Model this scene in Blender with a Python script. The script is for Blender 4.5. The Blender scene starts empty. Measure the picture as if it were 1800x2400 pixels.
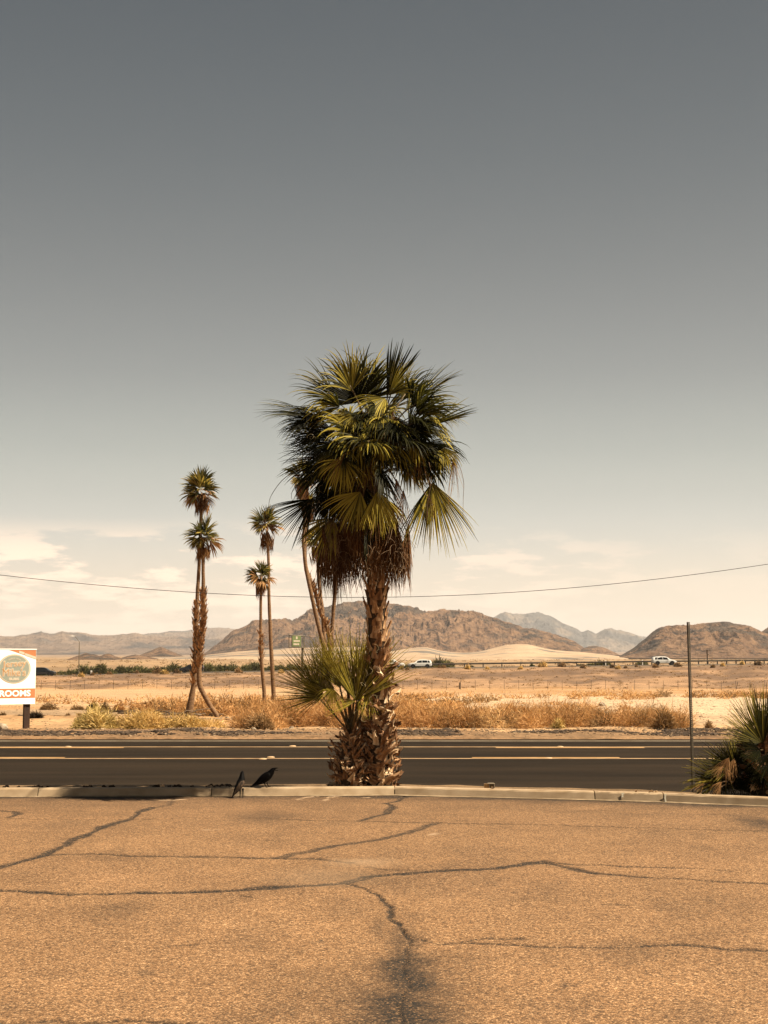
import bpy, math, random
import numpy as np
from mathutils import Vector, Matrix

S = bpy.context.scene
# ------------------------------------------------------------------ camera
F, CX, CY, HZ = 3467.0, 900.0, 1200.0, 1548.0
PITCH = math.atan((HZ - CY) / F)
CAMZ = 1.7
cd = bpy.data.cameras.new("camera"); cam = bpy.data.objects.new("camera", cd)
S.collection.objects.link(cam)
cam.location = (0, 0, CAMZ); cam.rotation_euler = (math.pi / 2 + PITCH, 0, 0)
cd.sensor_fit = 'VERTICAL'; cd.sensor_height = 36.0; cd.sensor_width = 27.0
cd.lens = F / 2400 * 36; cd.clip_start = 0.1; cd.clip_end = 40000
S.camera = cam

def lin(r, g=None, b=None):
    if g is None: r, g, b = r
    f = lambda c: (c / 255) / 12.92 if c <= 10 else (((c / 255) + 0.055) / 1.055) ** 2.4
    return (f(r), f(g), f(b), 1)

EXPO = 3.0      # the photograph is exposed a little over
ALB = .355
# ------------------------------------------------------------------ sun, sky, exposure
SUN_E, SUN_A = math.radians(53), math.radians(11)      # elevation; swing from +X towards the camera
sdir = Vector((math.cos(SUN_E) * math.cos(SUN_A), -math.cos(SUN_E) * math.sin(SUN_A), math.sin(SUN_E)))
ld = bpy.data.lights.new("sun", 'SUN'); ld.energy = 4.9; ld.angle = math.radians(0.5); ld.color = (1, 0.86, 0.66)
sun = bpy.data.objects.new("sun", ld); S.collection.objects.link(sun)
sun.rotation_euler = sdir.to_track_quat('Z', 'Y').to_euler()
w = bpy.data.worlds.new("World"); S.world = w; w.use_nodes = True
nt = w.node_tree; nt.nodes.clear(); N = nt.nodes.new; L = nt.links.new
out = N('ShaderNodeOutputWorld'); bg = N('ShaderNodeBackground'); bg.inputs[1].default_value = 0.1
sky = N('ShaderNodeTexSky'); sky.sky_type = 'NISHITA'; sky.sun_disc = False
sky.sun_elevation = SUN_E; sky.sun_rotation = math.atan2(sdir.x, sdir.y); sky.dust_density = 2.5
tc = N('ShaderNodeTexCoord'); sp = N('ShaderNodeSeparateXYZ'); L(tc.outputs['Generated'], sp.inputs[0])
rp = N('ShaderNodeValToRGB'); rp.color_ramp.interpolation = 'B_SPLINE'
mp = N('ShaderNodeMapRange'); mp.inputs[1].default_value = -0.1; mp.inputs[2].default_value = 0.9
L(sp.outputs[2], mp.inputs[0]); L(mp.outputs[0], rp.inputs[0])
stops = [(-.1, (205, 180, 150)), (-.01, (240, 218, 192)), (.02, (253, 231, 203)), (.05, (247, 229, 203)), (.075, (228, 221, 206)), (.095, (212, 211, 201)), (.11, (203, 203, 193)), (.14, (184, 188, 180)),
         (.19, (150, 154, 152)), (.26, (121, 126, 127)), (.33, (98, 106, 111)), (.42, (72, 83, 91)), (.6, (68, 80, 90)), (.9, (62, 74, 85))]
els = rp.color_ramp.elements
for i, (z, c) in enumerate(stops):
    e = els[i] if i < 2 else els.new(z + .1)
    e.position = z + .1; g_ = float(np.interp(z, [-.1, 0, .04, .09, .14, .2], [1.16, 1.10, .99, .95, .95, .95])); e.color = (*[q_ * g_ for q_ in lin(c)[:3]], 1)
# thin bands of cloud low over the hills
mv = N('ShaderNodeMapping'); mv.inputs['Scale'].default_value = (15, 15, 70); L(tc.outputs['Generated'], mv.inputs[0])
nz = N('ShaderNodeTexNoise'); nz.inputs['Scale'].default_value = 1.0; nz.inputs['Detail'].default_value = 7; nz.inputs['Roughness'].default_value = .62
L(mv.outputs[0], nz.inputs['Vector'])
cr = N('ShaderNodeMapRange'); cr.inputs[1].default_value = .475; cr.inputs[2].default_value = .575; cr.inputs[4].default_value = .95; cr.interpolation_type = 'SMOOTHSTEP'
L(nz.outputs[0], cr.inputs[0])
hm = N('ShaderNodeValToRGB'); hm.color_ramp.interpolation = 'EASE'
for i, (p, v) in enumerate([(0.0, 0), (.02, .7), (.066, 1.0), (.097, .0)]):
    e = hm.color_ramp.elements[i] if i < 2 else hm.color_ramp.elements.new(p)
    e.position = p; e.color = (v, v, v, 1)
L(sp.outputs[2], hm.inputs[0])
xm = N('ShaderNodeMapRange'); xm.inputs[1].default_value = .2; xm.inputs[2].default_value = -.1; xm.inputs[3].default_value = .12; xm.inputs[4].default_value = 1
L(sp.outputs[0], xm.inputs[0])
m1 = N('ShaderNodeMath'); m1.operation = 'MULTIPLY'; L(cr.outputs[0], m1.inputs[0]); L(hm.outputs[0], m1.inputs[1])
m2 = N('ShaderNodeMath'); m2.operation = 'MULTIPLY'; L(m1.outputs[0], m2.inputs[0]); L(xm.outputs[0], m2.inputs[1])
mc = N('ShaderNodeMix'); mc.data_type = 'RGBA'; L(m2.outputs[0], mc.inputs[0]); L(rp.outputs[0], mc.inputs[6]); mc.inputs[7].default_value = (1.38, 1.04, .78, 1)
sc10 = N('ShaderNodeVectorMath'); sc10.operation = 'SCALE'; sc10.inputs[3].default_value = 10.0 / EXPO; L(mc.outputs[2], sc10.inputs[0])
hs = N('ShaderNodeHueSaturation'); hs.inputs['Saturation'].default_value = .25; hs.inputs['Value'].default_value = .5; L(sky.outputs[0], hs.inputs['Color'])
mx = N('ShaderNodeMix'); mx.data_type = 'RGBA'; mx.inputs[0].default_value = .95; L(hs.outputs[0], mx.inputs[6]); L(sc10.outputs[0], mx.inputs[7])
L(mx.outputs[2], bg.inputs[0]); L(bg.outputs[0], out.inputs[0])
S.view_settings.view_transform = 'Standard'; S.view_settings.look = 'None'
S.view_settings.exposure = math.log2(EXPO); S.view_settings.gamma = 1
S.render.engine = 'CYCLES'
S.cycles.max_bounces = 6; S.cycles.transparent_max_bounces = 8; S.cycles.volume_bounces = 0

# ------------------------------------------------------------------ helpers
COL = S.collection
sp_, cp_ = math.sin(PITCH), math.cos(PITCH)
def at(px, py, Y):
    "world point seen at photo pixel (px, py) at depth Y"
    u = (px - CX) / F; v = (CY - py) / F
    dy = cp_ - v * sp_; dz = sp_ + v * cp_
    t = Y / dy
    return Vector((u * t, Y, CAMZ + dz * t))
def on(px, py, z):
    "point of the level z seen at that pixel"
    u = (px - CX) / F; v = (CY - py) / F
    dy = cp_ - v * sp_; dz = sp_ + v * cp_
    t = (z - CAMZ) / dz
    return Vector((u * t, dy * t, z))
def rs(seed): return np.random.RandomState(seed)

_perm = rs(5).rand(256, 256)
def vnoise(x, y):
    xi = np.floor(x).astype(int); yi = np.floor(y).astype(int); fx = x - xi; fy = y - yi
    fx = fx * fx * (3 - 2 * fx); fy = fy * fy * (3 - 2 * fy)
    a = _perm[xi % 256, yi % 256]; b = _perm[(xi + 1) % 256, yi % 256]
    c = _perm[xi % 256, (yi + 1) % 256]; d = _perm[(xi + 1) % 256, (yi + 1) % 256]
    return (a * (1 - fx) + b * fx) * (1 - fy) + (c * (1 - fx) + d * fx) * fy
def fbm(x, y, o=4, g=.5):
    s = 0; a = 1; t = 0
    for i in range(o):
        s = s + a * vnoise(x * 2 ** i + 17.3 * i, y * 2 ** i + 9.1 * i); t += a; a *= g
    return s / t
def ridged(x, y, o=4, g=.5):
    s = 0; a = 1; t = 0
    for i in range(o):
        s = s + a * (1 - np.abs(2 * vnoise(x * 2 ** i + 7.7 * i, y * 2 ** i + 3.1 * i) - 1)); t += a; a *= g
    return s / t

def mesh(name, v, f, mats=(), mi=None, smooth=False, attrs=None):
    "v (n,3); f list of face arrays each (m,3) or (m,4)"
    v = np.asarray(v, dtype=np.float32).reshape(-1, 3)
    fl = [np.asarray(a, dtype=np.int32) for a in (f if isinstance(f, (list, tuple)) else [f]) if len(a)]
    m = bpy.data.meshes.new(name)
    m.vertices.add(len(v)); m.vertices.foreach_set('co', v.ravel())
    loops = np.concatenate([a.ravel() for a in fl]); tot = np.concatenate([np.full(len(a), a.shape[1], dtype=np.int32) for a in fl])
    start = np.concatenate([[0], np.cumsum(tot)[:-1]]).astype(np.int32)
    m.loops.add(len(loops)); m.loops.foreach_set('vertex_index', loops)
    m.polygons.add(len(tot)); m.polygons.foreach_set('loop_start', start)
    if mi is not None: m.polygons.foreach_set('material_index', np.asarray(mi, dtype=np.int32))
    m.polygons.foreach_set('use_smooth', np.full(len(tot), bool(smooth)))
    m.update(calc_edges=True); m.validate()
    for mt in mats: m.materials.append(mt)
    for k, a in (attrs or {}).items():
        a = np.asarray(a, dtype=np.float32)
        if a.ndim == 1:
            at_ = m.attributes.new(k, 'FLOAT', 'POINT'); at_.data.foreach_set('value', a)
        else:
            if a.shape[1] == 3: a = np.concatenate([a, np.ones((len(a), 1), np.float32)], 1)
            at_ = m.attributes.new(k, 'FLOAT_COLOR', 'POINT'); at_.data.foreach_set('color', a.ravel())
    return m
def obj(name, me, parent=None, loc=None, rot=None, kind=None, label=None, cat=None, group=None):
    o = bpy.data.objects.new(name, me); COL.objects.link(o)
    if parent is not None: o.parent = parent
    if loc is not None: o.location = loc
    if rot is not None: o.rotation_euler = rot
    tag(o, label, cat, group, kind)
    return o
def tag(o, label=None, cat=None, group=None, kind=None):
    if label: o['label'] = label
    if cat: o['category'] = cat
    if group: o['group'] = group
    if kind: o['kind'] = kind
def empty(name, loc, label=None, cat=None, group=None, kind=None):
    o = obj(name, None, None, loc, None, kind, label, cat, group); o.empty_display_size = .2
    return o

class MB:
    "collects simple shapes into one mesh"
    def __init__(s): s.v = []; s.f3 = []; s.f4 = []; s.n = 0; s.m3 = []; s.m4 = []; s.cur = 0
    def add(s, v, f):
        v = np.asarray(v, float).reshape(-1, 3)
        for q in f:
            q = [int(i) + s.n for i in q]
            if len(q) == 4: s.f4.append(q); s.m4.append(s.cur)
            elif len(q) == 3: s.f3.append(q); s.m3.append(s.cur)
            else:
                for k in range(1, len(q) - 1): s.f3.append([q[0], q[k], q[k + 1]]); s.m3.append(s.cur)
        s.v.append(v); s.n += len(v); return s
    def box(s, c, d, R=None):
        c = np.array(c, float); d = np.array(d, float) / 2
        v = np.array([[x, y, z] for x in (-1, 1) for y in (-1, 1) for z in (-1, 1)]) * d
        if R is not None: v = v @ np.array(R).T
        return s.add(v + c, [(0, 1, 3, 2), (4, 6, 7, 5), (0, 4, 5, 1), (2, 3, 7, 6), (0, 2, 6, 4), (1, 5, 7, 3)])
    def tube(s, pts, r, n=8, cap=True, squash=None):
        pts = np.array([list(p) for p in pts], float); k = len(pts)
        r = np.broadcast_to(np.asarray(r, float), (k,))
        T = np.gradient(pts, axis=0); T /= np.linalg.norm(T, axis=1)[:, None] + 1e-9
        ref = np.array([0, 0, 1.]) if abs(T[0][2]) < .9 else np.array([0, 1., 0])
        V = []
        for i in range(k):
            a = np.cross(T[i], ref); a /= np.linalg.norm(a) + 1e-9; b = np.cross(a, T[i]); ref = b if abs(np.dot(b, T[min(i + 1, k - 1)])) < .95 else ref
            for j in range(n):
                th = 2 * math.pi * j / n; V.append(pts[i] + r[i] * (a * math.cos(th) + b * math.sin(th) * (squash or 1)))
        Fq = [(i * n + j, i * n + (j + 1) % n, (i + 1) * n + (j + 1) % n, (i + 1) * n + j) for i in range(k - 1) for j in range(n)]
        if cap: Fq += [tuple(range(n))[::-1], tuple((k - 1) * n + j for j in range(n))]
        return s.add(V, Fq)
    def prism(s, prof, y0, y1, axis='y', inset=0):
        "closed (x,z) outline pushed from y0 to y1"
        n = len(prof); v = [(x, y0, z) for x, z in prof] + [(x, y1, z) for x, z in prof]
        f = [(i, (i + 1) % n, n + (i + 1) % n, n + i) for i in range(n)]
        s.add(v, f)
        return s
    def build(s, name, mats, parent=None, smooth=False, **k):
        v = np.concatenate(s.v)
        me = mesh(name, v, [a for a in (np.array(s.f3, int).reshape(-1, 3), np.array(s.f4, int).reshape(-1, 4))], mats if isinstance(mats, (list, tuple)) else [mats],
                  mi=s.m3 + s.m4, smooth=smooth)
        return obj(name, me, parent, **k)

def MAT(name, c1, c2=None, scale=6.0, rough=.85, bump=0.0, bscale=None, detail=4, attr=None, c3=None, spec=.3, metal=0, transl=0, coords='Object', stretch=None, lo=.35, hi=.65, k=None, tgain=1.0):
    k = ALB if k is None else k
    c1, c2, c3 = (tuple(x * k for x in c) if c is not None else None for c in (c1, c2, c3))
    m = bpy.data.materials.new(name); m.use_nodes = True; t = m.node_tree; n = t.nodes; b = n['Principled BSDF']
    b.inputs['Roughness'].default_value = rough; b.inputs['Specular IOR Level'].default_value = spec; b.inputs['Metallic'].default_value = metal
    tcn = n.new('ShaderNodeTexCoord'); src = tcn.outputs[coords]
    if stretch:
        mpn = n.new('ShaderNodeMapping'); mpn.inputs['Scale'].default_value = stretch; t.links.new(src, mpn.inputs[0]); src = mpn.outputs[0]
    c4 = lambda c: (c[0], c[1], c[2], 1)
    colout = None
    if c2 is None: b.inputs['Base Color'].default_value = c4(c1)
    else:
        r = n.new('ShaderNodeValToRGB'); r.color_ramp.elements[0].color = c4(c1); r.color_ramp.elements[1].color = c4(c2)
        r.color_ramp.elements[0].position = lo; r.color_ramp.elements[1].position = hi
        if c3 is not None:
            e = r.color_ramp.elements.new((lo + hi) / 2); e.color = c4(c3)
        if attr:
            a = n.new('ShaderNodeAttribute'); a.attribute_name = attr; t.links.new(a.outputs['Fac'], r.inputs[0])
        else:
            z = n.new('ShaderNodeTexNoise'); z.inputs['Scale'].default_value = scale; z.inputs['Detail'].default_value = detail
            t.links.new(src, z.inputs['Vector']); t.links.new(z.outputs[0], r.inputs[0])
        colout = r.outputs[0]; t.links.new(colout, b.inputs['Base Color'])
    if bump:
        z = n.new('ShaderNodeTexNoise'); z.inputs['Scale'].default_value = bscale or scale * 3; z.inputs['Detail'].default_value = 5
        t.links.new(src, z.inputs['Vector']); bp = n.new('ShaderNodeBump'); bp.inputs['Strength'].default_value = 1; bp.inputs['Distance'].default_value = bump
        t.links.new(z.outputs[0], bp.inputs['Height']); t.links.new(bp.outputs[0], b.inputs['Normal'])
    if transl:
        tr = n.new('ShaderNodeBsdfTranslucent'); ms = n.new('ShaderNodeMixShader'); ms.inputs[0].default_value = transl
        if colout:
            gn = n.new('ShaderNodeVectorMath'); gn.operation = 'MULTIPLY'; gn.inputs[1].default_value = (tgain, tgain, tgain * .8); t.links.new(colout, gn.inputs[0]); t.links.new(gn.outputs[0], tr.inputs[0])
        else: tr.inputs[0].default_value = c4(c1)
        t.links.new(b.outputs[0], ms.inputs[1]); t.links.new(tr.outputs[0], ms.inputs[2]); t.links.new(ms.outputs[0], n['Material Output'].inputs[0])
    return m
SOILK = .455
# ------------------------------------------------------------------ ground materials
def ground_mat(name, grain=40, gcon=.35, bump=.01, rough=.95, vor=0, big=.5):
    "true soil colour from the mesh attribute 'soil', broken up by grain"
    m = bpy.data.materials.new(name); m.use_nodes = True; t = m.node_tree; n = t.nodes; l = t.links.new; b = n['Principled BSDF']
    b.inputs['Roughness'].default_value = rough; b.inputs['Specular IOR Level'].default_value = .15
    a = n.new('ShaderNodeAttribute'); a.attribute_name = 'soil'
    tcn = n.new('ShaderNodeTexCoord')
    z = n.new('ShaderNodeTexNoise'); z.inputs['Scale'].default_value = grain; z.inputs['Detail'].default_value = 3; z.inputs['Roughness'].default_value = .7
    l(tcn.outputs['Object'], z.inputs['Vector'])
    mr = n.new('ShaderNodeMapRange'); mr.inputs[1].default_value = .3; mr.inputs[2].default_value = .7; mr.inputs[3].default_value = 1 - gcon; mr.inputs[4].default_value = 1 + gcon
    l(z.outputs[0], mr.inputs[0])
    z2 = n.new('ShaderNodeTexNoise'); z2.inputs['Scale'].default_value = big; z2.inputs['Detail'].default_value = 9; z2.inputs['Roughness'].default_value = .62
    l(tcn.outputs['Object'], z2.inputs['Vector'])
    mr2 = n.new('ShaderNodeMapRange'); mr2.inputs[1].default_value = .3; mr2.inputs[2].default_value = .7; mr2.inputs[3].default_value = .78 * SOILK; mr2.inputs[4].default_value = 1.2 * SOILK
    l(z2.outputs[0], mr2.inputs[0])
    mm = n.new('ShaderNodeMath'); mm.operation = 'MULTIPLY'; l(mr.outputs[0], mm.inputs[0]); l(mr2.outputs[0], mm.inputs[1])
    vs = n.new('ShaderNodeVectorMath'); vs.operation = 'SCALE'; l(a.outputs['Color'], vs.inputs[0]); l(mm.outputs[0], vs.inputs[3])
    l(vs.outputs[0], b.inputs['Base Color'])
    bp = n.new('ShaderNodeBump'); bp.inputs['Distance'].default_value = bump; bp.inputs['Strength'].default_value = 1; l(z.outputs[0], bp.inputs['Height'])
    l(bp.outputs[0], b.inputs['Normal'])
    return m

def asphalt_mat():
    m = bpy.data.materials.new('worn_asphalt'); m.use_nodes = True; t = m.node_tree; n = t.nodes; l = t.links.new; b = n['Principled BSDF']
    b.inputs['Specular IOR Level'].default_value = .2; b.inputs['Roughness'].default_value = .9
    tcn = n.new('ShaderNodeTexCoord')
    v = n.new('ShaderNodeTexVoronoi'); v.inputs['Scale'].default_value = 95; l(tcn.outputs['Object'], v.inputs['Vector'])
    cx = n.new('ShaderNodeSeparateColor'); l(v.outputs['Color'], cx.inputs[0])
    r = n.new('ShaderNodeValToRGB'); r.color_ramp.interpolation = 'LINEAR'
    for i, (p, c) in enumerate([(0, (.15, .09, .047)), (.2, (.26, .138, .062)), (.45, (.385, .207, .093)), (.8, (.485, .266, .122)), (1, (.78, .48, .25))]):
        e = r.color_ramp.elements[i] if i < 2 else r.color_ramp.elements.new(p)
        e.position = p; e.color = (*c, 1)
    l(cx.outputs[0], r.inputs[0])
    # binder between the stones
    de = n.new('ShaderNodeMapRange'); de.inputs[1].default_value = .3; de.inputs[2].default_value = .75; de.inputs[3].default_value = 1.16; de.inputs[4].default_value = .52
    l(v.outputs['Distance'], de.inputs[0])
    big = n.new('ShaderNodeTexNoise'); big.inputs['Scale'].default_value = .7; big.inputs['Detail'].default_value = 6; big.inputs['Roughness'].default_value = .72; l(tcn.outputs['Object'], big.inputs['Vector'])
    br = n.new('ShaderNodeMapRange'); br.inputs[1].default_value = .3; br.inputs[2].default_value = .7; br.inputs[3].default_value = .37; br.inputs[4].default_value = .59; l(big.outputs[0], br.inputs[0])
    med = n.new('ShaderNodeTexNoise'); med.inputs['Scale'].default_value = 22; med.inputs['Detail'].default_value = 3; l(tcn.outputs['Object'], med.inputs['Vector'])
    mdr = n.new('ShaderNodeMapRange'); mdr.inputs[1].default_value = .3; mdr.inputs[2].default_value = .7; mdr.inputs[3].default_value = .8; mdr.inputs[4].default_value = 1.16; l(med.outputs[0], mdr.inputs[0])
    m1 = n.new('ShaderNodeMath'); m1.operation = 'MULTIPLY'; l(de.outputs[0], m1.inputs[0]); l(br.outputs[0], m1.inputs[1])
    m2 = n.new('ShaderNodeMath'); m2.operation = 'MULTIPLY'; l(m1.outputs[0], m2.inputs[0]); l(mdr.outputs[0], m2.inputs[1])
    vs = n.new('ShaderNodeVectorMath'); vs.operation = 'SCALE'; l(r.outputs[0], vs.inputs[0]); l(m2.outputs[0], vs.inputs[3])
    sa = n.new('ShaderNodeAttribute'); sa.attribute_name = 'tar_shade'
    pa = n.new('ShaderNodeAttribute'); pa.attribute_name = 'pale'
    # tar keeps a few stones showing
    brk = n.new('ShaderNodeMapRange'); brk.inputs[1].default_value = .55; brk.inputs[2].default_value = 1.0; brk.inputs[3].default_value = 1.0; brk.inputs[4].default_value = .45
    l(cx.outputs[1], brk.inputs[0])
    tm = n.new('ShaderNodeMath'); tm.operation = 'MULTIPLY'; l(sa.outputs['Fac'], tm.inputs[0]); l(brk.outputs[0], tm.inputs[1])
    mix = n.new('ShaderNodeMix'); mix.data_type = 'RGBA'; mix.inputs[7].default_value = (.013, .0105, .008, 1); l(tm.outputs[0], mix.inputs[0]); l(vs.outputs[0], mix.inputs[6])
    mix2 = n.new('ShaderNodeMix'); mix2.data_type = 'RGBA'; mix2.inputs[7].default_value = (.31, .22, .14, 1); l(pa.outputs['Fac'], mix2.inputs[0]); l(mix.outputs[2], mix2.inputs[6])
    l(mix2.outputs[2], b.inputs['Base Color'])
    bp = n.new('ShaderNodeBump'); bp.inputs['Distance'].default_value = .004; bp.inputs['Strength'].default_value = .8; bp.invert = True; l(v.outputs['Distance'], bp.inputs['Height']); l(bp.outputs[0], b.inputs['Normal'])
    return m

# ------------------------------------------------------------------ parking lot: one sheet, tar lines and cracks pressed in
def zp(x, y): return on(x / .9217, 1820 + y / .9217, 0)
def zl(*p): return [zp(*q) for q in p]
LOTZ = 0.0
cracks = [   # (points, halfwidth, core depth, strength)
    (zl((0,245),(60,247),(120,252),(150,255),(280,252),(400,250),(520,245),(560,240),(650,236),(740,230)), .052, 1),
    (zl((740,230),(800,215),(870,210),(940,205),(1060,198),(1130,190),(1170,184)), .055, 1),
    (zl((1170,184),(1230,190),(1330,192),(1420,195),(1510,198)), .035, .75),
    (zl((1170,186),(1240,200),(1300,210),(1400,218),(1520,224),(1659,232),(1900,240)), .04, .8),
    (zl((740,230),(785,240),(805,250),(820,262),(832,280),(842,292),(850,312),(868,330),(885,348),(920,357),(945,362)), .017, 1),
    (zl((868,330),(884,365),(880,400),(874,430),(884,465),(862,492),(850,540),(860,620)), .012, 1),
    (zl((945,360),(1000,355),(1060,351),(1125,352)), .03, .7), (zl((985,358),(1100,366),(1200,368),(1300,370),(1400,366),(1480,362),(1560,372),(1659,378),(1900,380)), .026, .8),
    (zl((100,170),(200,166),(280,172),(400,173),(520,175),(600,175),(680,178),(760,188)), .045, .75), (zl((800,196),(860,202),(910,205)), .04, .5),
    (zl((600,175),(660,163),(720,150),(800,140),(870,125),(915,110),(945,100)), .05, .75),
    (zl((-100,215),(0,195),(40,185),(90,172),(125,155),(170,132),(220,110),(285,90),(300,75),(330,66)), .05, .9), (zl((330,66),(360,62),(380,48)), .05, .6),
    (zl((-100,90),(0,90),(120,92),(250,94),(400,90),(560,90),(700,95),(850,98),(945,100),(1100,103),(1300,108),(1659,118),(1900,122)), .03, .6),
    (zl((780,95),(800,90),(830,80),(850,66),(836,58),(862,52),(875,42)), .045, .85),
    (zl((-60,72),(0,74),(30,76),(40,81),(18,88)), .05, .8), (zl((385,363),(435,360)), .016, .8), (zl((500,255),(543,262)), .02, .8),
    (zl((-60,529),(0,530),(150,532),(300,531),(420,536)), .02, .8), (zl((580,138),(620,137)), .03, .5), (zl((1300,275),(1350,277)), .02, .5), (zl((1490,260),(1580,203)), .001, 0.01),
    (zl((1250,75),(1310,74)), .05, .5), (zl((1530,83),(1570,82)), .06, .5), (zl((1540,201),(1580,203)), .03, .6)]
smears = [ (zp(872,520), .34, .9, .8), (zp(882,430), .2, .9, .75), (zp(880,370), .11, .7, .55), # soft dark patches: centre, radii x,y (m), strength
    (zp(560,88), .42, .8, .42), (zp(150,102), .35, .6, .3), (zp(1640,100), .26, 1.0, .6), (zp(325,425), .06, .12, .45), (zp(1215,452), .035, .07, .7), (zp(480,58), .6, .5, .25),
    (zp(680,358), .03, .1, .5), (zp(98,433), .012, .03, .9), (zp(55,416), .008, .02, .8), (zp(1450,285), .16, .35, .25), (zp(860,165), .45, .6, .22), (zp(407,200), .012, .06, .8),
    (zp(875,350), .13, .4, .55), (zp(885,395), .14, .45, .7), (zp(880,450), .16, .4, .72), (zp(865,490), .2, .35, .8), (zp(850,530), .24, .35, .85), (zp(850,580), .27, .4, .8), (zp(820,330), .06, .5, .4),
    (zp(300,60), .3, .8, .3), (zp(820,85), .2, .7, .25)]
rnd_ = rs(301)
for _ in range(26):
    c_ = zp(rnd_.uniform(0, 1659), rnd_.uniform(70, 520)); s_ = rnd_.uniform(.03, .35); smears.append((c_, s_, s_ * rnd_.uniform(.5, 3.0), rnd_.uniform(.08, .26)))
pales = [(zp(780,186), .35, .35, .3), (zp(700,215), .5, .6, .13), (zp(935,124), .05, .12, .6)]
def c7(x, y): return on(400 + x / 2.765, 1740 + y / 2.765, 0)
palelines = [([c7(-60,376), c7(80,370)], .04, .8), ([c7(870,356), c7(940,350)], .035, .8), ([c7(1030,355), c7(1095,347)], .04, .9), ([c7(1000,378), c7(1030,355)], .03, .5), ([c7(1255,357), c7(1280,357)], .03, .8),
             ([c7(220,568), c7(290,567)], .03, .6), ([c7(820,372), c7(870,356)], .03, .4)]

def seg_dist(X, Y, pts):
    d = np.full(X.shape, 1e9)
    for a, b in zip(pts[:-1], pts[1:]):
        ax, ay, bx, by = a[0], a[1], b[0], b[1]; vx, vy = bx - ax, by - ay; q = vx * vx + vy * vy + 1e-12
        t = np.clip(((X - ax) * vx + (Y - ay) * vy) / q, 0, 1)
        d = np.minimum(d, np.hypot(X - ax - t * vx, Y - ay - t * vy))
    return d
KB = {}   # kerb front line (foot), x -> Y
kpts = [on(-500, 1869, 0), on(80, 1868, 0), on(490, 1867, 0), on(925, 1864.5, 0), on(1395, 1876, 0), on(1557, 1881, 0), on(1800, 1891, 0), on(2300, 1912, 0)]
def kerb_y(x): return np.interp(x, [p.x for p in kpts], [p.y for p in kpts])
def grid(xs, ys):
    nx, ny = len(xs), len(ys); i = np.arange(nx * ny).reshape(ny, nx)
    return np.stack([i[:-1, :-1].ravel(), i[:-1, 1:].ravel(), i[1:, 1:].ravel(), i[1:, :-1].ravel()], 1)
xs = np.concatenate([np.linspace(-60, -5.6, 14)[:-1], np.linspace(-5.6, 5.6, 840), np.linspace(5.6, 60, 14)[1:]])
tt = np.concatenate([np.linspace(-30, 6.1, 10)[:-1], np.linspace(6.1, 18.3, 600)])
X, T = np.meshgrid(xs, tt)
far = kerb_y(X) + .03
Y = np.where(T > 6.1, 6.1 + (T - 6.1) / (18.3 - 6.1) * (far - 6.1), T)
wx = (fbm(X * 5, Y * 5, 4) - .5) * .10 + (fbm(X * 26, Y * 26, 2) - .5) * .025; wy = (fbm(X * 5 + 40, Y * 4 + 9, 4) - .5) * .16 + (fbm(X * 24 + 3, Y * 24 + 80, 2) - .5) * .03
tar_shade = np.zeros_like(X); dz = np.zeros_like(X)
vary = fbm(X * 2.2 + 5, Y * 2.2, 3)
for pts, hw, st in cracks:
    x0 = min(p[0] for p in pts) - .8; x1 = max(p[0] for p in pts) + .8; y0 = min(p[1] for p in pts) - .8; y1 = max(p[1] for p in pts) + .8
    k = (X > x0) & (X < x1) & (Y > y0) & (Y < y1)
    if not k.any(): continue
    d = seg_dist(X[k] + wx[k], Y[k] + wy[k], pts); h = hw * (.55 + 1.5 * vary[k])
    s = st * (.62 * np.clip((1.0 - d / (h * .8)) * 3.2, 0, 1) * (.75 + .5 * fbm(X[k] * 18, Y[k] * 18, 2)) + .34 * np.clip(1.5 - d / h, 0, 1) + .14 * np.exp(-(d / (h * 3)) ** 2))
    tar_shade[k] = np.maximum(tar_shade[k], s); dz[k] -= .012 * np.exp(-(d / (h * .5)) ** 2) * st
for c, rx, ry, st in smears:
    q = np.hypot((X + wx * 1.6 - c.x) / (rx * (.9 if c.y < 13 else 1)), (Y + wy * 3 - c.y) / ry)
    tar_shade = np.maximum(tar_shade, 1.25 * st * np.clip(1.35 - q, 0, 1) ** .9 * (.72 + .5 * fbm(X * 9, Y * 9, 3)))
tar_shade = np.maximum(tar_shade, .3 * np.clip((fbm(X * 1.1 + 9, Y * .6 + 3, 5, .6) - .54) * 5, 0, 1))
gut = kerb_y(X) - Y     # grime at the kerb foot, plus a broad painted shading of stone pits
tar_shade = np.maximum(tar_shade, (.5 * np.exp(-(np.maximum(gut, 0) / (.22 + .35 * vary)) ** 2) + .46 * np.exp(-np.maximum(gut, 0) / 2.8)) * (.45 + fbm(X * 1.7, Y * 3, 3)))
pale = np.zeros_like(X)
for c, rx, ry, st in pales:
    q = np.hypot((X + wx * 2 - c.x) / rx, (Y + wy * 2 - c.y) / ry); pale = np.maximum(pale, st * np.clip(1.2 - q, 0, 1))
for pts, hw, st in palelines: pale = np.maximum(pale, st * np.clip(1.6 - seg_dist(X + wx * .3, Y + wy * .3, pts) / hw, 0, 1) * (fbm(X * 30, Y * 30, 2) > .42))
tar_shade = np.clip(tar_shade * (1 - pale), 0, 1)
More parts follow.
